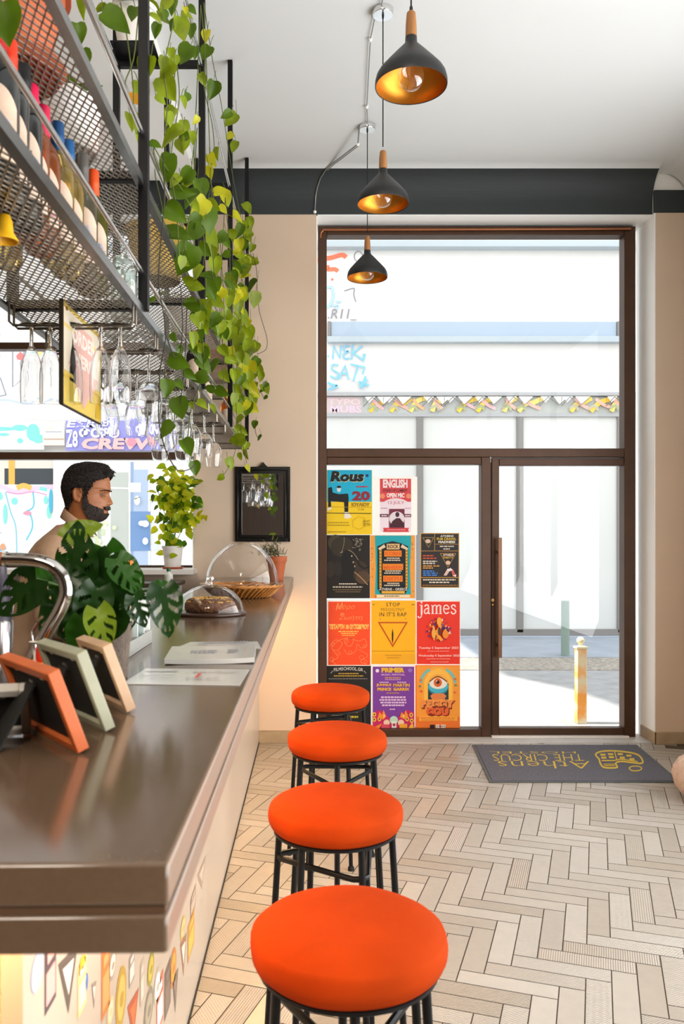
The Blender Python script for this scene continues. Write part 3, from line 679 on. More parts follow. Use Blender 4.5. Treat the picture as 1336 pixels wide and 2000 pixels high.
path = [a, at(699, 278, 5.22)-Vector((0, 0, .012)), on_cove(648, 84), on_cove(636, 66), on_cove(626, 48), on_cove(620, 30), on_cove(617, 14), on_cove(616, 0), on_cove(615, 0, 3.71)]
G().tube(path, .0045, 8).tube([p+Vector((.012, 0, -.004)) for p in path[1:4]], .003, 6).build('wire', sil, c2)
for p in (path[1], path[-1]): G().ell(p, (.012, .010, .012), 12, 8).build('insulator', bead, c2)
# ------------------------------------------------------------------ hanging shelf over the bar
steel = mat('brushed_steel', (.50, .50, .50), .27, metal=.9, noise=.08, nscale=30)
tubem = mat('bright_tube', (.80, .80, .79), .22, metal=.95)
meshm = mat('expanded_metal', (.64, .60, .55), .4, metal=.6)
SX0, SX1 = -.77, -.432
PY = [.99, 2.14, 3.28, 4.42, 5.56]
rack = thing('hanging_shelf', 'black steel rack with expanded metal shelves hanging over the bar', 'hanging shelf', (-.6, 3.3, 2.02))
for y in PY:
    for x in (SX0, SX1): G().box(x-.0125, x+.0125, y-.0125, y+.0125, 2.03, 3.878 if x < -.78 else ZC-.001 if x > -.75 else 3.975).build('post', blackm, rack, bevel=.001)
    for z in (2.03, 2.362, 3.30): G().box(SX0+.0125, SX1-.0125, y-.012, y+.012, z, z+.025).build('crossbar', blackm, rack, bevel=.001)
for x, s_ in ((SX1, 1), (SX0, -1)):
    for z, nm in ((2.03, 'bottom_rail'), (2.362, 'middle_rail')):
        g = G(); g.box(x-.0015, x+.0015, .99, 5.57, z-.010, z+.009).box(min(x-s_*.018, x+s_*.0015), max(x-s_*.018, x+s_*.0015), .99, 5.57, z-.013, z-.010)
        g.build(nm, steel, rack)
    g = G()
    for z, r_ in ((2.128, .0055), (2.485, .0065), (3.305, .0075)): g.tube([(x-s_*.003, .99, z), (x-s_*.003, 5.57, z)], r_, 10)
    g.build('guard_tube', tubem, rack)
def mesh_panel(y0, y1, z):
    g = G(); p, q = .0178, .034; w, t = .0016, .0012; x0, x1 = SX0+.012, SX1-.012
    nx = int((x1-x0)/(p/2)); ny = int((y1-y0)/(q/2)); dx = (x1-x0)/nx; dy = (y1-y0)/ny
    for i in range(0, nx, 1):
        a = x0+dx*(i+.5); sg = 1 if i % 2 else -1; vs_ = []; fs = []
        for j in range(ny+1):
            cx = a+(dx/2-w*.3)*sg*(1 if j % 2 else -1); y = y0+dy*j
            vs_ += [(cx-w, y, z-t), (cx+w, y, z-t), (cx+w, y, z+t), (cx-w, y, z+t)]
            if j:
                o = 4*(j-1); fs += [(o+k, o+(k+1) % 4, o+4+(k+1) % 4, o+4+k) for k in range(4)]
        g.add(vs_, fs)
    return g.build('mesh_shelf', meshm, rack, smooth=0)
for y0, y1 in zip(PY, PY[1:]):
    for z in (2.033, 2.366): mesh_panel(y0+.0125, y1-.0125, z)
ZR = 1.972
RY = [2.075, 2.365, 2.66, 2.96, 3.26, 3.57, 3.88, 4.25, 4.7]
railm = mat('glass_rail', (.45, .42, .38), .3, metal=.9)
for y in RY:
    g = G()
    for d in (-.017, .017):
        g.tube([(SX0+.02, y+d, 2.028), (SX0+.02, y+d, ZR+.01), (SX0+.03, y+d, ZR), (SX1-.02, y+d, ZR), (SX1-.01, y+d, ZR+.01), (SX1-.01, y+d, 2.028)], .0032, 8)
    g.build('glass_rail', railm, rack)
# pothos shelf board for the high white pot
G().box(-.765, -.60, 3.15, 3.27, 3.3255, 3.331).build('pot_plate', blackm, rack)

# stemware hanging upside down
clear = mat('stemware_glass', (1, 1, 1), 0, trans=1, ior=1.46)
def glassware(kind):
    if kind == 'flute': H, pr = .195, [(.0265, 0), (.0275, .03), (.0270, .07), (.0225, .105), (.013, .130), (.006, .140), (.0045, .15), (.0042, .185), (.007, .189), (.028, .1935), (.0285, .195), (0, .195)]; 
    elif kind == 'bordeaux': H, pr = .205, [(.031, 0), (.036, .03), (.0385, .055), (.035, .085), (.022, .108), (.007, .118), (.0042, .128), (.004, .192), (.008, .198), (.033, .2035), (.0335, .205), (0, .205)]
    else: H, pr = .185, [(.027, 0), (.033, .02), (.036, .045), (.034, .07), (.022, .092), (.008, .102), (.0045, .112), (.0042, .172), (.008, .178), (.031, .1835), (.0315, .185), (0, .185)]
    return H, pr
GP = {}
def glass(kind, x, y, label, group):
    if kind in GP:
        return dup(GP[kind], (x, y, ZR+.0034), None, label, group)
    t = thing('champagne_flute' if kind == 'flute' else 'wine_glass', label, 'champagne flute' if kind == 'flute' else 'wine glass', (x, y, ZR+.0034), group)
    H, pr = glassware(kind); L = Vector((x, y, ZR+.0034+.0016-H))
    cut = [i for i, p in enumerate(pr) if p[0] < .0085][0]
    bowl = pr[:cut+1]; inner = [(max(r_-.0011, .0), z+.0004) for r_, z in bowl[:-1]][::-1] 
    G().lathe([(0, bowl[-2][1]+.002)]+inner+bowl+[(0, bowl[-1][1])], L, 28).build('bowl', clear, t)
    G().lathe([(0, pr[cut][1]+.0003)]+[(r_, z+.0003) for r_, z in pr[cut:]], L, 24).build('stem', clear, t)
    GP[kind] = t; return t
for i, x in enumerate((-.700, -.652, -.60, -.527, -.478)):
    glass('flute', x, RY[0], ('leftmost champagne flute hanging in the nearest glass rail', 'second champagne flute from the left in the nearest glass rail', 'champagne flute hanging just behind the yellow sign',
          'champagne flute hanging right beside the far edge of the yellow sign', 'rightmost champagne flute in the nearest glass rail')[i], 'champagne flutes in the nearest rail')
nth = ['second', 'third', 'fourth', 'fifth', 'sixth', 'seventh']
for r_, (y, xs) in enumerate(zip(RY[1:], ((-.463, -.555), (-.47, -.56, -.655), (-.462, -.55), (-.47, -.565), (-.46, -.55, -.65), (-.457, -.545)))):
    for i, x in enumerate(xs):
        side = ('nearest the room', 'next in from the room', 'farthest from the room')[i]
        glass('bordeaux' if (r_+i) % 3 != 1 else 'white', x, y, 'wine glass hanging upside down in the %s rail, %s' % (nth[r_], side), 'wine glasses hanging under the rack')

# ------------------------------------------------------------------ bottles on the bottom shelf
def bottle_mats(kind):
    return {'dark': mat('dark_bottle_glass', (.035, .045, .04), .08, coat=.5), 'amber': mat('amber_bottle', (.80, .42, .14), .05, trans=.85), 'clear': mat('golden_wine', (.93, .80, .42), .05, trans=.9),
            'green': mat('olive_bottle', (.35, .34, .10), .06, trans=.5), 'grey': mat('smoked_bottle', (.45, .42, .34), .06, trans=.7)}[kind]
label_m = mat('paper_label', (.78, .68, .60), .7, noise=.05, nscale=30)
def bottle(x, y, kind, cap, label, h=.30, rr=.037, lab=True, group='wine bottles on the lower shelf'):
    z0 = 2.0345
    t = thing('wine_bottle', label, 'bottle', (x, y, z0), group); L = Vector((x, y, z0)); k = h/.30
    pr = [(0, .004), (rr*.8, 0), (rr, .006), (rr, .186*k), (rr*.96, .197*k), (rr*.74, .214*k), (rr*.46, .228*k), (.0145, .245*k), (.0138, .275*k), (.0138, .288*k), (0, .289*k)]
    G().lathe(pr, L, 28).build('body', bottle_mats(kind), t)
    if lab:
        g = G(); n = 20
        for j in range(n+1):
            th = -PI/2+.15+1.2*(2*j/n-1); zt = (.170-.034*abs(2*j/n-1)**2.2)*k; R_ = rr+.0007
            for q in range(6): g.v.append(tuple(L+Vector((R_*math.cos(th), R_*math.sin(th), min(.045*k+(zt-.045*k)*q/5, .2*k)))))
        for j in range(n):
            for q in range(5): g.f.append((6*j+q, 6*j+6+q, 6*j+7+q, 6*j+1+q)); g.m.append(0)
        lb = g.build('label', label_m, t)
        a = Art(lambda u, v, l, L=L: tuple(L+Vector(((rr+.0008+l*.0002)*math.cos(u/rr), (rr+.0008+l*.0002)*math.sin(u/rr), v))), 'label_ink', .6)
        r = random.Random(int(y*100))
        for q in range(5):
            u = -PI/2*rr+.02+r.uniform(-.012, .012); v = r.uniform(.07, .13)*k; c = r.choice(('8d9bb5', 'c47f8a', '6d6a6a', 'a9afc4'))
            for uu in range(3): a.rect(u+uu*.004, v-.003, u+uu*.004+.003, v+r.uniform(0, .004), c)
        a.build('print', lb)
    if cap:
        cm = mat('foil_'+cap, cap, .42, metal=.25)
        G().lathe([(.0155, .232*k), (.0152, .262*k), (.0158, .264*k), (.0158, .272*k), (.0150, .275*k), (.0150, .297*k), (.013, .3*k), (0, .3*k)], L, 24).build('cap', cm, t)
    return t
BT = [(1.42, 'dark', 'a51c18', 'dark wine bottle with dark red foil at the near end of the shelf row'), (1.497, 'dark', 'e23a1e', 'dark wine bottle with a bright red foil cap'),
      (1.573, 'dark', '1b1b1d', 'dark wine bottle with black foil, left of the pink capped bottle'), (1.648, 'amber', 'd8204e', 'amber rose bottle with deep pink cap'),
      (1.723, 'amber', 'd22a50', 'second pink capped bottle, just before the blue capped ones'), (1.798, 'clear', '1d4a78', 'golden wine bottle with navy blue cap, nearer of two'),
      (1.873, 'clear', '20598e', 'golden wine bottle with blue cap, farther of two'), (1.948, 'grey', '5d5a55', 'wine bottle with plain grey cap beside the orange capped one'),
      (2.023, 'green', 'e4501c', 'olive wine bottle with bright orange foil cap at the end of the row')]
for i, (y, k, c, lb) in enumerate(BT): bottle((-.537, -.546, -.547, -.557, -.558, -.551, -.550, -.538, -.533)[i], y, k, c, lb, h=.308+.003*math.sin(i*3), rr=.036)
for y, k, c, lb in ((1.46, 'clear', 'c9a13a', 'wine bottle with gold cap in the back row of the near bay'), (1.62, 'amber', '8d3b24', 'brown capped bottle in the back row of the near bay'), (1.80, 'clear', 'd9b640', 'pale bottle with yellow cap in the back row of the near bay')):
    bottle(-.665, y, k, c, lb, h=.285)
bottle(-.50, 3.55, 'dark', 'b8321d', 'dark bottle with red foil standing in the bay behind the vines', h=.29)
bottle(-.52, 4.05, 'dark', '1b1b1d', 'black capped dark bottle in the far bay of the lower shelf', h=.29)
bottle(-.50, 4.9, 'amber', 'caa04a', 'amber bottle with gold cap in the farthest bay', h=.28)
jar_g = thin_glass('jar_glass', tint=(.93, .96, .95), refl=1.0, base=.07, power=1.6)
def jar(x, y, h, r_, lb):
    t = thing('glass_jar', lb, 'glass jar', (x, y, 2.0345)); L = Vector((x, y, 2.0345))
    G().lathe([(0, .003), (r_*.9, 0), (r_, .01), (r_, h*.7), (r_*.8, h*.82), (r_*.8, h*.9), (r_*.76, h*.9), (r_*.76, h*.82), (r_*.95, h*.68), (r_*.95, .012), (0, .008)], L, 28).build('body', jar_g, t)
    G().lathe([(0, h*.9), (r_*.84, h*.9), (r_*.84, h*.94), (r_*.3, h*.95), (r_*.22, h*1.0), (0, h*1.02)], L, 24).build('lid', jar_g, t)
jar(-.472, 2.088, .12, .033, 'clear lidded glass jar beside the post, at the end of the bottle row'); jar(-.50, 2.25, .13, .045, 'wide clear glass jar just past the post on the lower shelf')
jar(-.56, 2.45, .15, .05, 'large clear glass jar deeper in on the lower shelf')
# yellow bell hanging under the shelf
x, y, z = -.555, 1.50, 2.032
bl = thing('hanging_bell', 'small yellow bell hanging under the mesh shelf at the left edge', 'bell', (x, y, z-.06))
G().lathe([(0, -.002), (.010, -.003), (.014, -.014), (.016, -.034), (.024, -.046), (.0255, -.050), (.023, -.050), (.014, -.034), (.011, -.012), (0, -.010)], (x, y, z), 24).build('bell', mat('yellow_enamel', (.93, .70, .10), .4), bl)
G().tube([(x, y, z-.003), (x, y, z+.002)], .003, 8).build('loop', blackm, bl)

# ------------------------------------------------------------------ yellow order sign
def frosted(name, col, see):
    if name in MC: return MC[name]
    m = bpy.data.materials.new(name); m.use_nodes = True; n = m.node_tree; n.nodes.clear(); MC[name] = m
    out = n.nodes.new('ShaderNodeOutputMaterial'); mx = n.nodes.new('ShaderNodeMixShader'); t = n.nodes.new('ShaderNodeBsdfTransparent'); d = n.nodes.new('ShaderNodeBsdfTranslucent'); g = n.nodes.new('ShaderNodeBsdfDiffuse'); m2 = n.nodes.new('ShaderNodeMixShader')
    c = (*lin(col), 1); t.inputs[0].default_value = c; d.inputs[0].default_value = c; g.inputs[0].default_value = c
    m2.inputs[0].default_value = .5; n.links.new(d.outputs[0], m2.inputs[1]); n.links.new(g.outputs[0], m2.inputs[2])
    mx.inputs[0].default_value = 1-see; n.links.new(t.outputs[0], mx.inputs[1]); n.links.new(m2.outputs[0], mx.inputs[2]); n.links.new(mx.outputs[0], out.inputs[0]); return m
XS = -.60; y0, y1, z0, z1 = 1.99, 2.358, 1.768, 2.017
sg = thing('order_sign', 'yellow see-through hanging sign with a pink arrow reading ORDER HERE', 'sign', (XS, 2.17, z0))
G().box(XS-.0025, XS+.0025, y0+.003, y1, z0, z1).build('acrylic_panel', frosted('yellow_acrylic', (.98, .91, .62), .72), sg)
g = G(); g.box(XS-.005, XS+.005, y0-.002, y0+.003, z0-.001, z1+.001).box(XS-.004, XS+.004, y0+.003, y1, z0-.003, z0)
g.build('edge_trim', mat('dark_trim', (.16, .12, .07), .5), sg)
a = Art(lambda u, v, l: (XS+.0026+l*.0003, y0+u*(y1-y0), z1-v*(z1-z0)), 'sign_ink', .6, translucent=.5)
cr, pk = 'f4ecdc', 'eac3bb'
a.rect(.03, .05, .97, .66, cr).rect(.03, .20, .97, .235, 'eed98a').rect(.03, .70, .97, .735, 'e6c85a').rect(.84, .74, .96, .97, 'e9c63c')
a.poly([(.28, .12), (.28, .56), (.12, .56), (.5, .95), (.88, .56), (.72, .56), (.72, .12)], pk)
a.text('ORDER', .20, .17, .80, .33, 'fbf5ec', .04).text('HERE', .27, .40, .73, .54, 'fbf5ec', .04)
plab(a.build('lettering', sg), 'pink arrow with pale lettering')
g = G()
for y in (y0+.03, y1-.03): g.tube([(XS, y, z1-.012), (XS, y, 2.036)], .0012, 6); g.tube([(XS-.006, y, z1-.014), (XS+.006, y, z1-.014)], .005, 10)
g.build('hanger', mat('brass_chain', (.75, .55, .25), .35, metal=1), sg)

# ------------------------------------------------------------------ plant kit
def leafmat(name, col, tl=.35, noise=.25, nscale=14, rough=.38): return mat(name, col, rough, noise=noise, nscale=nscale, translucent=tl, spec=.35)
HEART = [(0, .0), (.06, .22), (.16, .40), (.30, .47), (.45, .45), (.60, .37), (.75, .25), (.88, .12), (1, 0)]   # along, half width
def heart_leaf(g, p, tip, nrm, size, m=0, fold=.35, width=.95, droop=.25):
    """heart-shaped leaf: base at p, pointing along tip, upper face along nrm"""
    t = Vector(tip).normalized(); n = Vector(nrm); n = (n-t*n.dot(t)).normalized(); b = t.cross(n)
    vs_ = []; fs = []; k = len(HEART)
    for i, (u, w) in enumerate(HEART):
        w *= width*size; uu = (u-(.10 if 0 < i < 4 else 0)*0)*size; dr = -droop*size*u*u
        back = -.10*size if i in (1, 2) else 0
        c = Vector(p)+t*uu+n*dr
        vs_ += [c-b*w+n*fold*w+t*back, c-b*w*.5+n*fold*w*.35+t*back*.4, c, c+b*w*.5+n*fold*w*.35+t*back*.4, c+b*w+n*fold*w+t*back]
    for i in range(k-1):
        for j in range(4): o = 5*i+j; fs.append((o, o+1, o+6, o+5))
    g.add(vs_, fs, m)
def pot(name, t, x, y, z, r0, r1, h, m, rim=.012, rimh=.02, par=None):
    g = G(); g.lathe([(0, 0), (r0, 0), (r1*.97, h-rimh), (r1+rim*.4, h-rimh), (r1+rim*.5, h), (r1-.006, h), (r1-.010, h-.02), (0, h-.021)], (x, y, z), 36)
    o = g.build(name, m, t, smooth=35)
    G().lathe([(0, h-.018), (r1-.012, h-.0195), (r1-.011, h-.021), (0, h-.022)], (x, y, z), 20).build('soil', mat('soil', (.12, .085, .06), .95, noise=.4, nscale=60), t)
    return o
terra = mat('terracotta', (.66, .33, .18), .7, noise=.10, nscale=12); whitepot = mat('white_pot', (.88, .87, .85), .35)
# leaves of the trailing pothos: picture position, size in picture pixels, hue (0 green, 1 lime, 2 yellow)
LV = """165 13 45 1,228 42 60 0,260 27 32 0,304 33 30 1,306 61 28 0,322 8 35 1,337 13 34 0,354 54 46 1,373 61 30 0,362 21 16 2,403 72 26 2,402 103 32 0,362 105 42 0,285 134 50 1,325 138 40 1,329 174 50 1,278 180 50 1,266 197 40 3,396 155 24 1,415 176 34 0,360 199 24 1,331 226 36 1,335 266 52 1,304 283 28 0,278 272 46 1,257 237 34 1,360 251 30 1,375 270 28 1,383 235 18 2,442 224 24 0,450 233 32 1,448 266 18 2,413 312 26 2,410 337 26 2,423 300 24 1,457 287 26 1,327 327 52 0,364 346 38 0,341 354 30 1,358 375 46 0,390 371 46 0,431 373 28 2,446 386 30 1,375 390 46 0,389 405 46 2,408 427 50 0,344 417 48 0,348 460 60 0,362 506 62 0,375 454 46 0,410 462 46 1,418 403 32 1,441 386 26 2,436 409 22 2,461 423 28 2,484 405 24 1,488 436 24 1,473 446 26 2,484 462 26 1,467 481 30 2,492 485 18 1,432 464 28 0,416 489 36 1,441 497 18 0,480 514 28 2,480 540 24 2,459 536 24 1,420 520 40 1,400 540 36 0,406 563 52 0,449 567 42 0,424 555 28 0,373 596 36 0,295 588 22 0,498 586 32 1,400 606 46 1,389 620 26 1,395 633 36 1,416 629 40 0,465 600 28 1,471 625 40 1,463 639 30 1,480 658 38 1,447 652 34 1,461 670 42 1,494 680 30 1,340 660 22 0,352 685 22 0,379 682 26 0,438 687 26 1,395 695 34 0,351 708 44 0,399 711 38 0,420 715 30 0,439 690 36 1,471 708 38 1,483 722 40 2,490 762 42 2,476 748 32 1,508 725 24 1,497 708 24 0,371 732 30 0,390 738 32 0,409 757 22 0,434 766 28 0,325 759 36 0,351 752 24 0,351 797 44 0,395 790 24 1,374 792 16 1,416 799 22 1,464 762 24 1,457 780 24 1,467 801 28 1,467 820 22 1,323 838 38 0,365 875 36 0,381 915 30 0,471 843 30 1,462 859 34 1,478 871 20 1,480 889 22 1,450 906 26 1,430 933 16 1,485 915 16 2,518 752 14 0,511 764 12 0,518 776 11 0,497 829 16 0,506 855 14 0,469 892 16 1,430 640 30 1,445 620 30 1,455 545 30 0,470 570 28 1,440 735 28 1,458 735 28 1,470 780 24 2,425 590 34 1,485 690 30 1,480 635 28 2,470 500 24 1,455 460 26 1,400 490 32 0,385 560 32 1,380 430 30 0,470 660 26 1,492 735 26 1,445 590 28 1""".split(',')
lm = [leafmat('leaf_green', (.31, .42, .05)), leafmat('leaf_lime', (.50, .57, .08), noise=.3), leafmat('leaf_yellow', (.74, .73, .13), noise=.2), leafmat('leaf_ochre', (.80, .56, .10), noise=.2)]
stem_m = mat('vine_stem', (.30, .34, .10), .6); stem_d = mat('brown_vine', (.16, .13, .07), .7)
def plane_depth(px): return max(2.2, min(5.62, .405*F/max(VX-px, 60)))
PL = [('pothos_plant', 'trailing pothos spilling out of the high white pot at the top of the rack', (-.685, 3.21, 3.3315), whitepot, .06, .085, .15, (2.0, 2.72)),
      ('pothos_plant', 'trailing pothos in the second bay of the rack with the long bare vine hanging lowest', (-.56, 3.0, 2.3685), mat('olive_gold_pot', (.62, .50, .16), .4, metal=.3), .085, .105, .19, (2.72, 3.35)),
      ('pothos_plant', 'bushy trailing pothos in the third bay of the rack', (-.57, 3.85, 2.3685), whitepot, .075, .10, .17, (3.35, 4.3)),
      ('pothos_plant', 'lime trailing pothos at the far end of the rack beside the wall', (-.56, 4.95, 2.3685), terra, .075, .10, .17, (4.3, 6))]
leaves = [tuple(float(q) for q in s_.split()) for s_ in LV]
RL = random.Random(31)
for k in range(62):        # the dense mass at the far end
    y_ = RL.uniform(440, 800); leaves.append((RL.gauss(468+ (y_-600)*.06, 16), y_, RL.uniform(17, 32), RL.choice((1, 1, 1, 0, 2))))
for k in range(28):
    y_ = RL.uniform(360, 700); leaves.append((RL.gauss(400+(y_-500)*.05, 26), y_, RL.uniform(20, 36), RL.choice((0, 0, 1, 1))))
for k in range(16):
    leaves.append((RL.uniform(270, 400), RL.uniform(0, 300), RL.uniform(20, 36), RL.choice((0, 1, 1))))
VINES = {0: ([[(345, 3), (336, 60), (318, 130), (328, 200), (322, 262)], [(290, 5), (284, 70), (278, 150), (283, 215), (268, 262)], [(235, 5), (250, 80), (262, 180), (258, 235)], [(270, 30), (262, 120), (240, 165), (262, 210), (280, 260)]], []),
         1: ([[(345, 120), (352, 190), (340, 260), (330, 330), (345, 400), (350, 500)], [(300, 285), (325, 330), (350, 360), (370, 400)]], [[(318, 300), (322, 380), (319, 419), (311, 506), (309, 560), (319, 606), (325, 657), (317, 699), (312, 722), (311, 769), (309, 811), (313, 843), (325, 885), (346, 922), (369, 918), (381, 908)], [(312, 720), (330, 748), (352, 742)], [(325, 657), (340, 700), (350, 690)]]),
         2: ([[(392, 10), (402, 100), (396, 170), (415, 240), (420, 300), (408, 337), (420, 400), (412, 470), (420, 540), (405, 600), (395, 660), (400, 720), (388, 760), (372, 800), (365, 870)], [(385, 250), (372, 330), (385, 400), (400, 470), (402, 560)], [(375, 400), (360, 470), (366, 520)]], [[(353, 560), (358, 640), (350, 700)], [(365, 600), (362, 700), (352, 790)]]),
         3: ([[(398, 5), (415, 120), (430, 190), (440, 250), (452, 330), (465, 400), (478, 460), (470, 540), (480, 640), (486, 700), (492, 760)], [(440, 386), (450, 500), (448, 600), (455, 690), (460, 780), (466, 860), (452, 905), (432, 935)], [(470, 600), (475, 700), (470, 800), (472, 860), (482, 905)], [(430, 470), (436, 560), (440, 660), (436, 760)]], [[(494, 495), (502, 528), (502, 569), (506, 610), (523, 662), (521, 684), (502, 692)], [(500, 820), (498, 845), (507, 860)], [(492, 745), (512, 770), (516, 780)]])}
for i, (nm, lb, loc, pm_, r0, r1, h, rng) in enumerate(PL):
    t = thing(nm, lb, 'plant', loc, None)
    pot('pot', t, *loc, r0, r1, h, pm_)
    r = random.Random(20+i); g = G()
    for (px, py, s_, c) in leaves:
        Y = plane_depth(px)+r.uniform(-.05, .05); 
        if not (rng[0] <= plane_depth(px) < rng[1]): continue
        sz = s_*Y/F*1.02; a = r.gauss(-PI/2, .75)
        tip = Vector((math.cos(a), r.uniform(-.25, .25), math.sin(a)*.95)); nrm = Vector((r.gauss(.15, .55), -1, r.gauss(.25, .55)))
        p = at(px, py, Y)-tip.normalized()*sz*.5
        heart_leaf(g, p, tip, nrm, sz, int(c), fold=r.uniform(.1, .7), width=r.uniform(.68, .96), droop=r.uniform(.05, .4))
        up = Vector((r.uniform(-.3, .3), r.uniform(-.1, .1), r.uniform(.5, 1)))*sz*r.uniform(.5, .9)
        g.tube([p, p+up*.5+Vector((0, 0, .005)), p+up], .0011, 5, 4)
    for k in range(16):      # leaves over the pot itself
        a = r.uniform(0, 2*PI); rr = r1*r.uniform(.3, 1.25); p = Vector(loc)+Vector((rr*math.cos(a), rr*math.sin(a), h+r.uniform(-.02, .05)))
        heart_leaf(g, p, (math.cos(a), math.sin(a), -.3), (0, 0, 1), r.uniform(.05, .075), r.choice((0, 0, 1)), .25)
    g.build('foliage', lm+[stem_m], t, smooth=50)
    g = G(); light, dark = VINES[i]
    for mi, group in ((0, light), (1, dark)):
        for path in group:
            P_ = [at(x, y, plane_depth(x)) for x, y in path]
            # smooth the run and let it start from the pot
            Q = []
            for a_, b_ in zip(P_, P_[1:]):
                for q in range(4): Q.append(a_.lerp(b_, q/4))
            Q.append(P_[-1])
            for _ in range(2): Q = [Q[0]]+[(Q[j-1]+Q[j]*2+Q[j+1])/4 for j in range(1, len(Q)-1)]+[Q[-1]]
            g.tube(Q, .0018, 6, mi)
    top_ = Vector(loc)+Vector((0, 0, h-.01))
    for path in light[:2]:
        e = at(*path[0], plane_depth(path[0][0])); mid = (top_+e)/2+Vector((0, 0, .06)); g.tube([top_, top_+Vector((.03, 0, .05)), mid, e], .0018, 6, 0)
    g.build('vine', [stem_m, stem_d], t)
# other pots on the middle shelf
t = thing('terracotta_pot', 'big terracotta pot seen through the mesh at the upper left', 'plant pot', (-.605, 1.66, 2.3685))
g = G(); g.lathe([(0, 0), (.098, 0), (.112, .022), (.105, .022), (.09, .008), (0, .008)], (-.605, 1.66, 2.3685), 36); g.build('saucer', terra, t)
pot('pot', t, -.605, 1.66, 2.3775, .072, .112, .20, terra, rim=.02, rimh=.045)
g = G(); r = random.Random(4)
for k in range(26):
    a = r.uniform(0, 2*PI); rr = r.uniform(.02, .12); heart_leaf(g, (-.605+rr*math.cos(a), 1.66+rr*math.sin(a), 2.57+r.uniform(0, .08)), (math.cos(a), math.sin(a), r.uniform(-.6, .5)), (0, 0, 1), r.uniform(.05, .08), r.choice((0, 0, 1)))
for px, py, Y, s_ in ((6, 18, 1.27, .062), (150, 60, 1.9, .05), (160, 110, 1.95, .05)): heart_leaf(g, at(px, py-15, Y), (.1, 0, -1), (.1, -1, .2), s_, 0)
g.build('foliage', lm, t)
t = thing('white_planter', 'white speckled planter seen through the mesh of the middle shelf', 'plant pot', (-.585, 2.0, 2.3685))
pot('pot', t, -.585, 2.0, 2.3685, .068, .076, .13, mat('speckled_white', (.90, .89, .87), .5, noise=.10, nscale=50))
g = G()
for k in range(18):
    a = r.uniform(0, 2*PI); heart_leaf(g, (-.585+.03*math.cos(a), 2.0+.03*math.sin(a), 2.485), (math.cos(a), math.sin(a), r.uniform(.2, 1.2)), (0, 0, 1), r.uniform(.05, .08), 0)
g.build('foliage', lm, t)
# ------------------------------------------------------------------ things on the bar
def on_bar(px, py):      # a point of the worktop seen at picture position
    Y = (EYE-ZB)*F/(py-VY); return Vector(((px-VX)*Y/F, Y, ZB))
# photo frames seen from behind
def photo_frame(br, direc, wid, hgt, lean, col, rough, label, off=.04):
    br = Vector(br)+Vector((0, 0, .017*math.sin(lean)-.0008)); d = Vector((*direc, 0)).normalized(); nrm = Vector((d.y, -d.x, 0))
    if nrm.y < 0 and nrm.x < 0: nrm = -nrm
    if nrm.dot(Vector((.7, .6, 0))) < 0: nrm = -nrm
    up = (Vector((0, 0, 1))*math.cos(lean)-nrm*math.sin(lean)); back = -(nrm*math.cos(lean)+Vector((0, 0, 1))*math.sin(lean))
    t = thing('photo_frame', label, 'photo frame', br, None)
    m = mat('frame_'+col, col, rough, noise=.06, nscale=30)
    def blk(g, u0, u1, v0, v1, w0, w1, mi=0):
        P = lambda u, v, w: br+d*u+up*v+back*w+Vector((0, 0, .002))
        return g.hexa([P(u0,v0,w0), P(u1,v0,w0), P(u1,v0,w1), P(u0,v0,w1)], [P(u0,v1,w0), P(u1,v1,w0), P(u1,v1,w1), P(u0,v1,w1)], mi)
    b, th = .012, .017
    g = G(); blk(g, 0, b, 0, hgt, 0, th); blk(g, wid-b, wid, 0, hgt, 0, th); blk(g, b, wid-b, 0, b, 0, th); blk(g, b, wid-b, hgt-b, hgt, 0, th)
    g.build('frame', m, t, bevel=.0015)
    blk(G(), b, wid-b, b, hgt-b, .005, .010).build('back_board', mat('black_board', (.06, .055, .05), .7), t)
    g = G(); P = lambda u, v, w: br+d*u+up*v+back*w+Vector((0, 0, .002))
    hinge = P(wid*.5, hgt*.74, .0115); foot = br+d*wid*.5-nrm*(off+hgt*math.sin(lean)*.6+.03); foot.z = ZB+.001
    sd = d*.022; tk = Vector((0, 0, .0035))
    g.hexa([foot-sd*1.3, foot+sd*1.3, foot+sd*1.3-nrm*.003, foot-sd*1.3-nrm*.003], [hinge-sd*.7, hinge+sd*.7, hinge+sd*.7-nrm*.003, hinge-sd*.7-nrm*.003])
    g.build('easel_stand', mat('black_board', (.06, .055, .05), .7), t)
    g = G()
    for u in (.25, .75): blk(g, wid*u-.006, wid*u+.006, hgt-b-.006, hgt-b+.002, .010, .012)
    blk(g, wid*.5-.007, wid*.5+.007, hgt*.70, hgt*.78, .010, .0125)
    g.build('clip', mat('steel', (.75, .74, .72), .3, metal=1), t)
    blk(G(), b*.6, wid-b*.6, b*.6, hgt-b*.6, .002, .0045).build('picture', mat('picture_print', (.75, .72, .66), .3, noise=.4, nscale=25), t)
    return t
photo_frame(on_bar(175, 1471), (-.125, .16), .203, .117, .36, 'bb5c2b', .5, 'orange wooden photo frame seen from behind, nearest of the three leaning in a row')
photo_frame(on_bar(226, 1429), (-.125, .165), .175, .126, .36, '95957f', .5, 'grey-green photo frame seen from behind, between the orange and the beige one')
photo_frame(on_bar(266, 1392), (-.10, .15), .135, .118, .36, 'b89678', .5, 'beige wooden photo frame seen from behind, farthest of the three in a row')
photo_frame(on_bar(62, 1432), (-.19, -.045), .15, .085, .55, 'b9b4ac', .35, 'silver photo frame with black back at the left edge', off=.02)
g = G(); p = on_bar(0, 1400); bxm = mat('grey_card_case', (.45, .47, .47), .4)
tag(G().box(-.575, -.50, 1.30, 1.40, ZB+.0005, ZB+.03).build('card_tray', bxm, bevel=.004), 'small grey tray lying behind the silver photo frame at the left edge', 'tray')
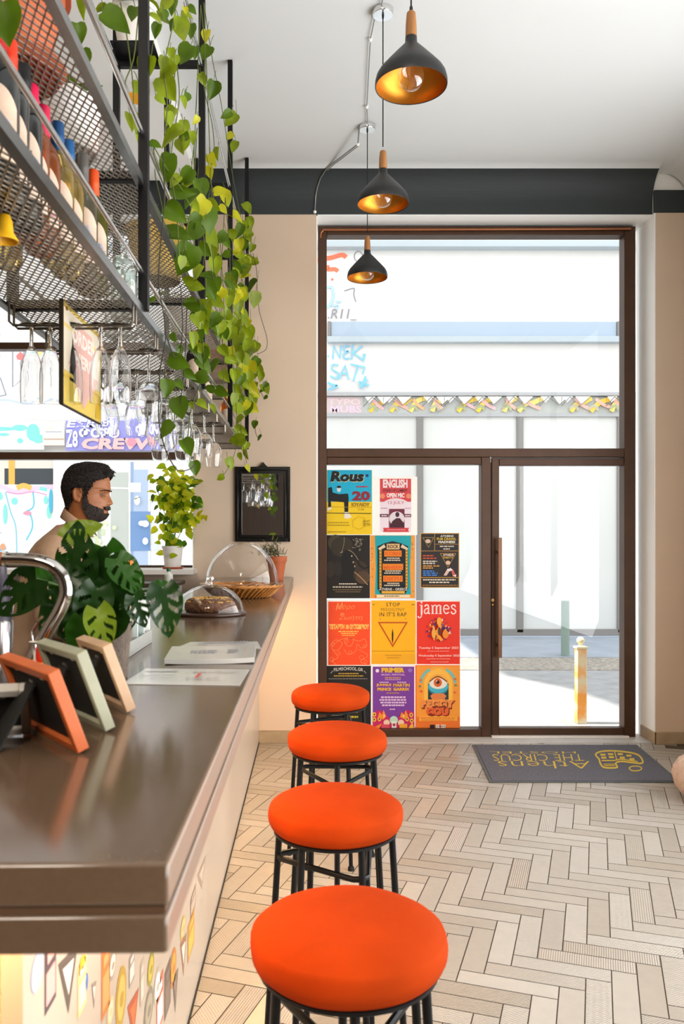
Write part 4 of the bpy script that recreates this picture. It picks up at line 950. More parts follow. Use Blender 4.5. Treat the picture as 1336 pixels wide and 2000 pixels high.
# menus and sheets
paper = mat('glossy_paper', (.78, .77, .75), .16, noise=.03, nscale=20); ink = '8a8a8e'
def sheet(name, label, c, z, th=.0012, lines=(), curl=0, m=paper, cat='menu'):
    t = thing(name, label, cat, (sum(p.x for p in c)/4, sum(p.y for p in c)/4, z)); g = G(); n = 8
    vs_ = []; fs = []
    for s_ in (0, th):
        for i in range(n+1):
            for j in range(2):
                a = c[0].lerp(c[1], i/n); b = c[3].lerp(c[2], i/n); p = a.lerp(b, j); vs_.append((p.x, p.y, z+s_+curl*abs(2*i/n-1)**3*(1-j)+curl*.4*abs(2*i/n-1)**3*j))
    o = 2*(n+1)
    for i in range(n):
        fs += [(2*i, 2*i+1, 2*i+3, 2*i+2), (o+2*i, o+2*i+2, o+2*i+3, o+2*i+1), (2*i, 2*i+2, o+2*i+2, o+2*i), (2*i+1, o+2*i+1, o+2*i+3, 2*i+3)]
    fs += [(0, o, o+1, 1), (2*n, 2*n+1, o+2*n+1, o+2*n)]
    g.add(vs_, fs); pg = g.build('page', m, t)
    if lines:
        A = Art(lambda u, v, l: tuple((c[3].lerp(c[2], u)).lerp(c[0].lerp(c[1], u), v)+Vector((0, 0, th+.0004+l*.0002+curl*abs(2*u-1)**3))), 'menu_ink', .5)
        for k, (u0, v0, u1, h, col, nn) in enumerate(lines): A.dashes(u0*1, v0, u1, h, col, nn, k) if False else A.rect(u0, v0, u1, v0+h, col)
        A.build('lettering', pg)
    return t
def words_(u0, u1, v, h, n, seed, col=ink):
    r = random.Random(seed); out = []; u = u0
    while u < u1:
        w = (u1-u0)/n*r.uniform(.3, .8); out.append((u, v, min(u1, u+w), h, col, 0)); u += w+(u1-u0)/n*.28
    return out
sheet('menu_sheet', 'glossy white menu sheet lying flat nearest the photo frames', [on_bar(238, 1337), on_bar(468, 1340), on_bar(487, 1309), on_bar(285, 1307)], ZB+.0005,
      lines=words_(.06, .35, .2, .06, 7, 1)+words_(.5, .9, .25, .04, 6, 2)+words_(.5, .8, .7, .04, 4, 3)+words_(.1, .4, .6, .04, 6, 4)+[(.58, .45, .61, .3, 'c0504a', 0)])
sheet('menu_booklet', 'grey-white folded menu booklet with a raised front edge', [on_bar(321, 1299), on_bar(497, 1296), on_bar(500, 1268), on_bar(336, 1272)], ZB+.0005, th=.011,
      lines=words_(.25, .55, .35, .25, 6, 5)+words_(.68, .8, .35, .25, 3, 6)+[(.89, .1, .895, .8, 'c9a27a', 0)], curl=.0025)
sheet('menu_sheet', 'white menu sheet with printed lines lying behind the folded booklet', [on_bar(345, 1266), on_bar(510, 1267), on_bar(503, 1254), on_bar(372, 1255)], ZB+.0005,
      lines=words_(.15, .85, .12, .16, 14, 7)+words_(.2, .9, .55, .16, 12, 8)+words_(.3, .8, .8, .1, 9, 9))
# cake under a clear dome on a dark board
c = on_bar(410, 1199); c = Vector((-.372, 3.05, ZB))
acry = thin_glass('clear_acrylic', tint=(.985, .985, .985), refl=.7, base=.025, power=2.8)
t = thing('cake_board', 'round dark wooden board carrying a cake under a clear dome', 'cake board', c)
G().lathe([(0, 0), (.128, 0), (.132, .004), (.132, .009), (.128, .012), (0, .012)], c, 48).build('board', mat('dark_board', (.22, .13, .09), .35, noise=.2, nscale=20), t)
r = random.Random(9); wv = [r.uniform(-1, 1) for _ in range(48)]
ck = thing('cake', 'dark brown ring cake with chopped nuts under the smaller clear dome', 'cake', c+Vector((0, 0, .0122)))
g = G(); g.lathe([(.02, 0), (.085, 0), (.094, .012), (.092, .03), (.082, .044), (.06, .050), (.035, .047), (.022, .036), (.02, 0)], c+Vector((0, 0, .0122)), 48, wob=lambda j, z: 1+.02*wv[j]+.015*math.sin(z*400+j))
g.build('crumb', mat('chocolate_cake', (.36, .22, .12), .8, noise=.5, nscale=45, bump=.9, bscale=90), ck, smooth=70)
g = G()
for k in range(260):
    a = r.uniform(0, 2*PI); rr = r.uniform(.03, .088); zz = .0122+.049-max(0, rr-.062)*.45
    p = c+Vector((rr*math.cos(a), rr*math.sin(a), zz)); g.ell(p, (r.uniform(.002, .006), r.uniform(.002, .005), .0028), 6, 4)
plab(g.build('nut_topping', mat('chopped_nuts', (.76, .58, .26), .7, noise=.4, nscale=60), ck), 'golden chopped nut topping')
d = thing('cake_dome', 'smaller clear dome with a knob over the cake', 'cake dome', c+Vector((0, 0, .0123)))
pr = [(.1235*math.cos(a), .098*math.sin(a)) for a in [PI/2*i/18 for i in range(18)]]+[(.006, .0985)]
G().lathe([(.127, 0), (.127, .004), (.1235, .004)]+pr[1:], c+Vector((0, 0, .0125)), 56).build('dome', acry, d)
G().lathe([(0, .096), (.010, .098), (.008, .106), (.013, .113), (.015, .120), (.012, .127), (0, .130)], c+Vector((0, 0, .0125)), 20).build('knob', thin_glass('knob_glass', refl=1, base=.15, power=1.3), d)
# bread basket under the big dome
c = Vector((-.326, 3.92, ZB))
t = thing('bread_basket', 'round woven wicker basket of rolls under the large clear dome', 'basket', c)
wick = mat('wicker', (.66, .43, .19), .6, noise=.35, nscale=30)
g = G(); g.lathe([(0, .004), (.128, .004), (.130, .008), (.182, .052), (.179, .054), (.126, .012), (0, .012)], c, 56)
for k in range(44):
    a = 2*PI*k/44; b = a+.16
    g.tube([c+Vector((.131*math.cos(a), .131*math.sin(a), .003)), c+Vector((.160*math.cos((a+b)/2), .160*math.sin((a+b)/2), .028)), c+Vector((.184*math.cos(b), .184*math.sin(b), .053))], .0042, 6)
g.build('basket_wall', wick, t)
g = G(); n = 60
for ph in (0, PI):
    g.tube([c+Vector(((.185+.004*math.cos(14*2*PI*j/n+ph))*math.cos(2*PI*j/n), (.185+.004*math.cos(14*2*PI*j/n+ph))*math.sin(2*PI*j/n), .056+.004*math.sin(14*2*PI*j/n+ph))) for j in range(n)], .0045, 6, closed=True)
g.build('braided_rim', wick, t)
br_m = mat('bread_crust', (.72, .46, .20), .55, noise=.3, nscale=14)
sp_ = [(-.09, -.03, .2, 'left front roll'), (.0, -.08, 1.4, 'front middle roll'), (.09, -.02, .6, 'right roll'), (-.04, .07, 2.2, 'back left roll'), (.06, .08, -.4, 'back right roll')]
for dx, dy, a, lb in sp_:
    g = G(); q = Matrix.Rotation(a, 3, 'Z')
    g.ell(c+Vector((dx, dy, .012+.026)), (.052, .03, .026), 20, 12, rot=q)
    tag(g.build('bread_roll', br_m, smooth=80), 'golden bread roll in the wicker basket, the '+lb, 'bread roll', 'bread rolls in the basket')
d = thing('basket_dome', 'large clear dome over the bread basket', 'dome cover', c+Vector((0, 0, .0605)))
z0 = c+Vector((0, 0, .062))
pr = [(.172*math.cos(a), .200*math.sin(a)) for a in [PI/2*i/22 for i in range(22)]]+[(0, .200)]
G().lathe([(.200, -.001), (.201, .003), (.175, .004)]+pr[1:], z0, 64).build('dome', acry, d)
# terracotta pot at the far end of the bar
c = Vector((-.225, 5.38, ZB))
t = thing('potted_rosemary', 'small terracotta pot with a spiky herb at the far end of the bar', 'potted plant', c)
pot('pot', t, *c, .042, .062, .155, terra, rim=.012, rimh=.035)
r = random.Random(2); g = G()
for k in range(150):
    p = c+Vector((r.gauss(-.035, .035), r.gauss(0, .03), .155+abs(r.gauss(.02, .035)))); dv = Vector((r.gauss(-.3, .6), r.gauss(0, .5), r.uniform(.2, 1))).normalized()*r.uniform(.02, .05)
    g.tube([p, p+dv*.6, p+dv], [.0022, .002, .0004], 4, r.choice((0, 0, 1)))
g.build('foliage', [leafmat('rosemary', (.24, .27, .14)), leafmat('rosemary_pale', (.52, .50, .25))], t)
G().tube([c+Vector((.01, 0, .13)), c+Vector((.005, 0, .235))], .002, 6).tube([c+Vector((.02, 0, .13)), c+Vector((-.005, .01, .25))], .002, 6).build('stick', stem_d, t)
# straw and napkin caddy
t = thing('napkin_caddy', 'white and clear divided caddy of napkins and packets behind the monstera', 'caddy', (-.475, 2.09, ZB))
whp = mat('white_plastic', (.88, .88, .87), .35); 
g = G(); g.box(-.53, -.432, 1.94, 2.25, ZB+.0005, ZB+.007)
g.box(-.436, -.432, 1.94, 2.25, ZB+.007, ZB+.035).box(-.53, -.526, 1.94, 2.25, ZB+.007, ZB+.035).box(-.526, -.436, 1.94, 1.944, ZB+.007, ZB+.035).box(-.526, -.436, 2.246, 2.25, ZB+.007, ZB+.035)
g.build('tray', mat('grey_tray', (.62, .62, .60), .4), t, bevel=.001)
for y in (2.0, 2.09, 2.17, 2.243): G().box(-.524, -.437, y, y+.004, ZB+.007, ZB+.125).build('divider', whp, t, bevel=.001)
G().box(-.437, -.4345, 1.935, 2.02, ZB+.001, ZB+.16).build('clear_panel', acry, t)
tl_m = mat('teal_packet', (.05, .45, .42), .45)
for k, (y, lb) in enumerate(((2.02, 'nearest'), (2.115, 'second'), (2.195, 'third'))):
    g = G(); g.box(-.515, -.45, y, y+.05, ZB+.008, ZB+.085+.01*(k % 2)); o = g.build('tea_packet', tl_m if k < 2 else whp, bevel=.006)
    tag(o, ('teal packet, the nearest one standing in the divided caddy', 'teal packet in the middle slot of the divided caddy', 'white packet in the last slot of the divided caddy')[k], 'packet')
# copper stirrers in a glass
c = Vector((-.535, 2.34, ZB))
t = thing('straw_glass', 'clear glass holding copper coloured stirrers behind the monstera', 'glass', c)
G().lathe([(0, 0), (.036, 0), (.040, .115), (.0385, .115), (.034, .006), (0, .006)], c, 28).build('tumbler', clear, t)
cop = mat('copper_stick', (.80, .45, .22), .35, metal=.7)
for k in range(8):
    a = 2*PI*k/8; o = G().tube([c+Vector((.012*math.cos(a), .012*math.sin(a), .007)), c+Vector((.030*math.cos(a+.4), .030*math.sin(a+.4), .225+.01*(k % 3)))], .0036, 8).build('stirrer', cop)
    tag(o, 'copper coloured stirrer standing in the clear glass behind the monstera', 'stirrer', 'copper stirrers in the glass')
# chrome gooseneck tap
chrome = mat('chrome', (.82, .80, .78), .06, metal=1)
t = thing('gooseneck_tap', 'large curved chrome beer tap at the left of the bar', 'tap', (-.505, 1.49, ZB))
def pp(x, y, Y=1.49): return at(x, y, Y)
raw = [Vector((-.505, 1.49, ZB+.01)), pp(60, 1306), pp(74, 1270), pp(96, 1228), pp(118, 1190), pp(129, 1158), pp(124, 1130), pp(108, 1110), pp(84, 1098), pp(52, 1093), pp(12, 1092)]
Q = []
for i in range(len(raw)-1):
    a, b, e, f = raw[max(i-1, 0)], raw[i], raw[i+1], raw[min(i+2, len(raw)-1)]
    for q in range(6):
        u = q/6; Q.append(.5*((2*b)+(e-a)*u+(2*a-5*b+4*e-f)*u*u+(3*b-a-3*e+f)*u*u*u))
Q.append(raw[-1])
G().tube(Q, .0122, 20).build('spout', chrome, t)
e = raw[-1]; G().tube([e+Vector((-.004, 0, 0)), e+Vector((.002, 0, 0))], .0140, 20).build('collar', chrome, t)
plab(G().tube([e+Vector((-.09, 0, 0)), e+Vector((-.003, 0, 0))], .0130, 20).build('copper_nozzle', mat('copper', (.72, .42, .25), .35, metal=.8), t), 'copper coloured nozzle')
G().lathe([(0, 0), (.029, 0), (.029, .006), (.02, .012), (.016, .03), (0, .03)], (-.505, 1.49, ZB+.0005), 28).build('base', chrome, t)
G().tube([pp(80, 1290), pp(66, 1262), pp(62, 1235), pp(74, 1216)], .003, 8).build('lever', chrome, t)
# yellow holder with corkscrew
c = Vector((-.456, 1.42, ZB))
t = thing('tool_cup', 'yellow square cup holding bar tools behind the orange frame', 'cup', c)
g = G(); w = .024
for a, b_ in (((-w, -w), (w, -w+.002)), ((-w, w-.002), (w, w)), ((-w, -w), (-w+.002, w)), ((w-.002, -w), (w, w))): g.box(c.x+a[0], c.x+b_[0], c.y+a[1], c.y+b_[1], ZB+.0005, ZB+.076)
g.box(c.x-w, c.x+w, c.y-w, c.y+w, ZB+.0005, ZB+.003); g.build('cup_body', mat('yellow_cup', (.93, .70, .22), .45), t)
t = thing('corkscrew', 'red handled corkscrew standing in the yellow cup', 'corkscrew', c+Vector((-.006, 0, .004)))
redm = mat('red_orange_handle', (.78, .16, .06), .35); k0 = c+Vector((-.004, -.004, 0))
G().lathe([(0, .070), (.007, .070), (.010, .080), (.010, .100), (.008, .106), (0, .106)], k0, 20).build('handle', redm, t)
G().bar(k0+Vector((-.022, 0, .107)), k0+Vector((.012, 0, .107)), .010, .006).build('lever', mat('steel', (.75, .74, .72), .3, metal=1), t, bevel=.002)
G().tube([k0+Vector((.0055*math.cos(a*.9), .0055*math.sin(a*.9), .07-.0016*a)) for a in [i*.5 for i in range(66)]], .0016, 6).build('worm', mat('brass', (.75, .6, .35), .3, metal=1), t)
t = thing('bar_pen', 'pale pen standing in the yellow cup beside the corkscrew', 'pen', c+Vector((-.016, .01, .004)))
G().tube([c+Vector((-.014, .010, .005)), c+Vector((-.022, .014, .095))], .0035, 10).build('barrel', whp, t); G().tube([c+Vector((-.022, .014, .095)), c+Vector((-.0226, .0143, .102))], .0028, 8).build('button', chrome, t)
# dark shaker at the left edge
c = Vector((-.597, 1.58, ZB))
t = thing('cocktail_shaker', 'dark purple grey shaker at the left edge behind the monstera leaf', 'shaker', c)
G().lathe([(0, 0), (.022, 0), (.024, .004), (.029, .125), (.027, .13), (0, .13)], c, 28).build('body', mat('shaker_steel', (.62, .60, .60), .2, metal=.9), t)
plab(G().lathe([(0, .13), (.0275, .13), (.026, .165), (.021, .205), (.017, .21), (.016, .235), (0, .24)], c, 28).build('lid', mat('purple_grey', (.26, .23, .28), .4), t), 'dark purple lid')

# ------------------------------------------------------------------ monstera
mg = [leafmat('monstera_dark', (.085, .20, .035), .25, .25, 12, .32), leafmat('monstera_mid', (.14, .30, .05), .3, .25, 12, .32), leafmat('monstera_lime', (.42, .50, .10), .4, .25, 12, .35)]
def monstera_leaf(g, base, tip, nrm, L, m, seed, holes=True, fold=.25, droop=.35):
    r = random.Random(seed); t = Vector(tip).normalized(); n = Vector(nrm); n = (n-t*n.dot(t)).normalized(); b = t.cross(n)
    nu, nv = 30, 16; keep = {}
    prof = lambda u: .37*L*(math.sin(PI*min(1, (u*.93+.07))**.72))**.8 if u < 1 else 0
    grid = []
    for i in range(nu+1):
        u = i/nu; w = prof(u)
        for j in range(-nv, nv+1):
            v = j/nv; nb = .10*L if u < .12 else 0
            q = Vector(base)+t*(u*L-abs(v)*(.16*L*(1-u)**2))+b*(v*w)+n*(fold*w*v*v-droop*L*u*u+.012*L*math.sin(u*26)*abs(v))
            grid.append(q)
    fs = []; W_ = 2*nv+1
    for i in range(nu):
        for j in range(2*nv):
            vv = abs((j+.5-nv)/nv); u = (i+.5)/nu
            hole = False
            if holes and .16 < u < .88:
                ph = (u-.30*vv)*4.6; fr = ph-math.floor(ph); side = 1 if j >= nv else -1; idx = int(math.floor(ph))*2+(side > 0)
                k = (seed*31+idx*17) % 10
                if k < 8 and .30 < fr < .76 and (.20 < vv < .72): hole = True
                if k >= 6 and .36 < fr < .66 and vv > .5: hole = True
            if not hole: o = i*W_+j; fs.append((o, o+1, o+W_+1, o+W_))
    g.add(grid, fs, m)
c = Vector((-.42, 1.70, ZB))
t = thing('monstera', 'dark green monstera with holed leaves in a grey-brown pot on the bar', 'potted plant', c)
pot('pot', t, *c, .042, .052, .112, mat('felt_pot', (.36, .31, .27), .9, noise=.25, nscale=40, bump=.4, bscale=120), rim=.002, rimh=.012)
ML = [((150, 1140), (148, 1030), .122, 0, 1.62, 1), ((128, 1052), (190, 1022), .075, 2, 1.66, 0), ((228, 1092), (268, 1150), .108, 1, 1.62, 1), ((205, 1070), (232, 1160), .10, 1, 1.66, 1), ((70, 1130), (2, 1196), .105, 0, 1.52, 1), ((62, 1128), (112, 1128), .07, 1, 1.6, 0), ((82, 1150), (40, 1188), .07, 0, 1.68, 0),
      ((170, 1080), (150, 1160), .12, 0, 1.68, 1), ((215, 1085), (180, 1168), .115, 0, 1.64, 0), ((120, 1120), (175, 1150), .09, 0, 1.6, 1), ((135, 1160), (80, 1225), .11, 0, 1.58, 1), ((165, 1150), (120, 1235), .10, 0, 1.60, 1), ((190, 1150), (165, 1240), .11, 0, 1.58, 1), ((215, 1140), (225, 1230), .11, 0, 1.62, 1),
      ((235, 1150), (248, 1236), .095, 0, 1.66, 1), ((190, 1190), (208, 1262), .075, 2, 1.55, 1), ((165, 1210), (158, 1290), .07, 1, 1.56, 0), ((262, 1165), (282, 1220), .066, 0, 1.60, 1), ((318, 1148), (330, 1232), .105, 0, 1.62, 1), ((300, 1150), (345, 1150), .045, 1, 1.64, 0), ((140, 1100), (100, 1165), .09, 0, 1.70, 0), ((250, 1110), (262, 1176), .075, 1, 1.68, 1),
      ((180, 1110), (215, 1190), .11, 0, 1.70, 1), ((150, 1180), (200, 1225), .09, 0, 1.66, 0), ((110, 1180), (140, 1250), .085, 0, 1.64, 1), ((235, 1190), (205, 1250), .08, 0, 1.62, 0), ((128, 1090), (160, 1130), .07, 1, 1.66, 0)]
g = G(); gs = G(); r = random.Random(12)
for i, (a, b_, L, m, Y, hl) in enumerate(ML):
    p = at(*a, Y); q = at(*b_, Y+r.uniform(-.03, .02)); dv = q-p; L = dv.length*1.12
    monstera_leaf(g, p, dv, (r.gauss(.1, .25), -1, r.uniform(.1, .7)), L, m, i+3, bool(hl), fold=r.uniform(.05, .35), droop=r.uniform(.0, .25))
    root = c+Vector((r.uniform(-.02, .02), r.uniform(-.02, .02), .10)); gs.tube([root, root.lerp(p, .5)+Vector((0, 0, .03)), p], .0022, 6)
g.build('foliage', mg, t, smooth=60)
gs.build('stem', mat('monstera_stem', (.22, .32, .10), .5), t)

# ------------------------------------------------------------------ by the window: basil, cabinet
c = Vector((-.962, 5.76, 1.2205))
t = thing('potted_basil', 'bright yellow-green basil in a white pot on the windowsill', 'potted plant', c)
pot('pot', t, c.x, c.y, c.z+.012, .056, .071, .145, mat('translucent_white_pot', (.93, .91, .89), .4, translucent=.3), rim=.008, rimh=.018)
plab(G().lathe([(0, 0), (.066, 0), (.078, .012), (.074, .012), (.062, .004), (0, .004)], c, 32).build('saucer', terra, t), 'reddish saucer')
r = random.Random(8); g = G(); gs = G(); bm_ = [leafmat('basil_lime', (.62, .70, .08), .6, .2), leafmat('basil_yellow', (.80, .80, .15), .6, .2), leafmat('basil_green', (.30, .46, .06), .5)]
for (sx, sy, n_) in ((335, 985, 26), (325, 940, 14), (362, 985, 24), (366, 950, 14), (322, 1010, 10), (345, 1030, 14), (330, 1055, 12), (350, 960, 14), (372, 1015, 10), (306, 950, 6), (335, 925, 4)):
    top_ = at(sx, sy, 5.74); gs.tube([c+Vector((r.uniform(-.03, .03), r.uniform(-.02, .02), .15)), (c+Vector((0, 0, .15))).lerp(top_, .5)+Vector((0, 0, .02)), top_], .0022, 5)
    for k in range(int(n_*1.7)):
        p = top_+Vector((r.gauss(0, .05), r.gauss(0, .035), r.gauss(0, .05))); a = r.uniform(0, 2*PI)
        heart_leaf(g, p, (math.cos(a), r.uniform(-.6, .3), math.sin(a)*.6-.2), (r.gauss(0, .5), -.8, r.uniform(.2, 1)), r.uniform(.04, .07), r.choice((0, 0, 1, 1, 1, 2)), fold=.3, width=.85)
g.build('foliage', bm_, t); gs.build('stem', stem_m, t)
t = thing('back_cabinet', 'white cabinet standing under the window behind the bar', 'cabinet', (-1.8, 5.45, 0))
G().box(-2.7, -.87, 5.22, 5.59, .08, 1.125).build('body', mat('white_cabinet', (.92, .92, .91), .3), t, bevel=.004)
G().box(-2.72, -.85, 5.20, 5.59, 1.125, 1.15).build('top', mat('dark_top', (.28, .22, .18), .4), t, bevel=.003)
g = G(); g.box(-2.68, -.89, 5.24, 5.58, 0, .08); g.build('plinth', blackm, t)
for x in (-2.25, -1.80, -1.33): G().box(x-.001, x+.001, 5.2185, 5.22, .1, 1.11).build('door_gap', blackm, t)
for x in (-2.3, -1.85, -1.38, -.93): G().bar((x, 5.205, .75), (x, 5.205, .95), .012, .012).build('handle', chrome, t, bevel=.002)
g = G(); c = Vector((-.90, 5.12, 0)); 
t = thing('soap_bottle', 'clear bottle with a green cap standing on the cabinet by the window', 'bottle', (-.915, 5.32, 1.1505))
G().lathe([(0, 0), (.026, 0), (.028, .004), (.028, .05), (.012, .062), (.010, .07), (0, .07)], (-.915, 5.32, 1.1505), 20).build('body', mat('pale_bottle', (.85, .85, .80), .2), t)
G().lathe([(0, .07), (.013, .07), (.013, .088), (0, .089)], (-.915, 5.32, 1.1505), 16).build('cap', mat('green_cap', (.02, .36, .22), .4), t)

# ------------------------------------------------------------------ mirror on the pier
def mx_(x): return (x-VX)*YW/F
def mz_(y): return EYE-(y-VY)*YW/F
t = thing('wall_mirror', 'small black framed mirror with a pointed crest on the cream wall', 'mirror', (mx_(513), YW, mz_(1058)))
g = G(); x0, x1, z0, z1 = mx_(459.5), mx_(567), mz_(1058), mz_(912)
def frame_ring(g, a, b, ya, yb):
    X0, X1, Z0, Z1 = x0+a, x1-a, z0+a, z1-a; w = b-a
    g.box(X0, X0+w, ya, yb, Z0, Z1).box(X1-w, X1, ya, yb, Z0, Z1).box(X0+w, X1-w, ya, yb, Z0, Z0+w).box(X0+w, X1-w, ya, yb, Z1-w, Z1)
frame_ring(g, 0, .022, YW-.022, YW-.002); frame_ring(g, .0222, .028, YW-.016, YW-.002); frame_ring(g, .028, .048, YW-.02, YW-.002)
g.build('frame', mat('gloss_black', (.035, .033, .03), .25, coat=.5), t, bevel=.002)
G().box(x0+.047, x1-.047, YW-.008, YW-.003, z0+.047, z1-.047).build('mirror_glass', mat('mirror', (.93, .93, .93), .02, metal=1), t)
g = G(); xm = mx_(514)
pts = [(-.034, 0), (.034, 0), (.022, .008), (.012, .020), (.004, .030), (-.004, .030), (-.012, .020), (-.022, .008)]
g.loft([[(xm+a, YW-.020, z1+b) for a, b in pts], [(xm+a, YW-.003, z1+b) for a, b in pts]]); g.build('crest', mat('gloss_black', (.035, .033, .03), .25), t)
# ------------------------------------------------------------------ barman
MY = 3.63; KS = F/MY
def mp(px, py): return ((px-VX)/KS, EYE-(py-VY)/KS)
man = thing('person', 'bearded man in a tan shirt standing in profile behind the bar', 'person', (-1.17, MY, 0))
skin = mat('skin', (.58, .35, .20), .5, noise=.06, nscale=30); hair_m = mat('black_hair', (.10, .08, .07), .6, noise=.5, nscale=140, spec=.25); beard_m = mat('dark_beard', (.13, .085, .06), .65, noise=.35, nscale=120)
shirt_m = mat('tan_shirt', (.62, .50, .40), .8, noise=.10, nscale=12, bump=.25, bscale=18); trouser = mat('dark_trousers', (.16, .14, .13), .8)
# head slices: picture row, back column, front column, half width (m)
HS = [(912.5, 160, 186, .016), (914.5, 150, 196, .034), (919, 142.5, 205, .054), (926, 136, 210.3, .066), (934, 131.5, 213, .072), (942, 129.5, 214.6, .0755), (950, 128.5, 215, .0775), (956, 128.2, 215.2, .078), (960, 128.3, 214.6, .078), (964, 128.7, 212.8, .0775), (968, 129.2, 211.6, .0765), (973, 130, 211.4, .0755), (979, 131, 211.4, .074),
      (985, 132.2, 211.2, .0715), (989, 133, 211.2, .070), (993, 133.5, 210.8, .068), (997, 133.7, 209.6, .066), (1000, 133.5, 208.9, .064), (1004, 133, 207.4, .0615), (1008, 132.2, 204.5, .059), (1012, 131.2, 201, .0565), (1015.5, 130.3, 196.5, .0545), (1018, 129.8, 188, .0535), (1021, 129, 180, .053), (1027, 127.5, 177.5, .053), (1034, 125.5, 177.5, .055), (1042, 122, 179.5, .062), (1050, 118, 182, .075)]
def interp(y, c):
    if y <= HS[0][0]: return HS[0][c]
    for a, b in zip(HS, HS[1:]):
        if a[0] <= y <= b[0]:
            t_ = (y-a[0])/(b[0]-a[0]); t_ = t_*t_*(3-2*t_)*.4+t_*.6; return a[c]+(b[c]-a[c])*t_
    return HS[-1][c]
ga = lambda x, s_: math.exp(-(x/s_)**2)
def head_point(py, a, grow=0.0):
    xb, _ = mp(interp(py, 1), 0); xf, z = mp(interp(py, 2), py); w = interp(py, 3)
    xc = (xb+xf)/2-.006; ax = (xf-xc) if math.cos(a) > 0 else (xc-xb)
    n_ = 2.25; ca, sa = math.cos(a), math.sin(a)
    x = xc+ax*math.copysign(abs(ca)**(2/n_), ca); y = w*math.copysign(abs(sa)**(2/n_), sa)
    if ca > 0 and py < 1017:
        # jaw and face narrow towards the front
        y *= 1-.22*ga(ca-1, .55)*(1 if py > 955 else .4)
        nose = .0215*max(0, min(1, (py-962)/20))*(1 if py < 984.5 else max(0, 1-(py-984.5)/5.0))
        x += nose*ga(y, .0095+.0045*max(0, min(1, (py-970)/14)))
        x += .006*(ga(abs(y)-.014, .006))*ga(py-984, 4.0)
        x -= .0105*ga(abs(y)-.031, .015)*ga(py-966.5, 6.5)
        x += .004*ga(abs(y)-.028, .02)*ga(py-958.5, 4)
        x += .003*ga(abs(y)-.045, .014)*ga(py-977, 7)
        x += .0030*ga(y, .022)*ga(py-996, 2.0)+.0034*ga(y, .020)*ga(py-1001.5, 2.0)-.003*ga(y, .024)*ga(py-998.7, 1.0)
        x += .003*ga(y, .02)*ga(py-1010, 4)
    p = Vector((x, MY+y, z))
    if grow:
        c0 = Vector((xc, MY, z-.0)); d = Vector((x-xc, y, .0)); d.z = .05*(1 if py < 935 else 0); 
        if py < 925: d += Vector((0, 0, .06))
        p += d.normalized()*grow
    return p
NA = 96
rows = [912.5+i*.95 for i in range(int((1050-912.5)/.95)+1)]
gb = G(); rings = [[head_point(py, 2*PI*j/NA) for j in range(NA)] for py in rows]
gb.loft(rings)
# ears
def ear(g, sgn):
    cx, cz = mp(162.5, 967.5)
    c = Vector((cx, MY+sgn*.0755, cz)); q = Matrix.Rotation(math.radians(12), 3, 'Y')
    g.ell(c+Vector((0, sgn*.004, 0)), (.019, .008, .031), 16, 12, rot=q)
    P_ = [(-.002, -.028), (-.013, -.012), (-.019, .008), (-.016, .024), (-.003, .031), (.010, .026), (.014, .012)]
    g.tube([c+q @ Vector((x, sgn*.012, z)) for x, z in P_], [.005, .0055, .0055, .0055, .0055, .005, .004], 8)
    g.ell(c+Vector((.002, sgn*.010, -.026)), (.009, .006, .009), 10, 8)
    g.ell(c+q @ Vector((.013, sgn*.008, -.004)), (.005, .006, .008), 8, 6)
ear(gb, -1); ear(gb, 1)
# trunk (inside the clothes), legs, arms and hands as one surface
def oval(c, rx, ry, n=24, tilt=0):
    return [Vector((c[0]+rx*math.cos(2*PI*j/n), c[1]+ry*math.sin(2*PI*j/n), c[2]+tilt*rx*math.cos(2*PI*j/n))) for j in range(n)]
TS = [(-1.185, .86, .085, .145), (-1.215, .97, .070, .150), (-1.20, 1.05, .072, .146), (-1.175, 1.15, .078, .148), (-1.145, 1.26, .084, .158), (-1.11, 1.36, .084, .158), (-1.085, 1.42, .072, .125), (-1.06, 1.46, .056, .066), (-1.04, 1.50, .052, .055)]
gb.loft([oval((x, MY, z), rx, ry) for x, z, rx, ry in TS])
for sg in (-1, 1):
    gb.tube([(-1.185, MY+sg*.085, .90), (-1.18, MY+sg*.09, .70), (-1.165, MY+sg*.095, .47), (-1.175, MY+sg*.10, .28), (-1.19, MY+sg*.10, .09)], [.085, .075, .052, .05, .035], 14)
    gb.ell((-1.14, MY+sg*.11, .045), (.125, .042, .04), 14, 8)
ARM = {-1: [(-1.075, MY-.185, 1.385), (-1.085, MY-.215, 1.25), (-1.06, MY-.235, 1.095), (-.95, MY-.19, 1.035), (-.835, MY-.14, 1.0)], 1: [(-1.075, MY+.185, 1.385), (-1.075, MY+.215, 1.25), (-1.045, MY+.225, 1.09), (-.93, MY+.18, 1.03), (-.815, MY+.13, .998)]}
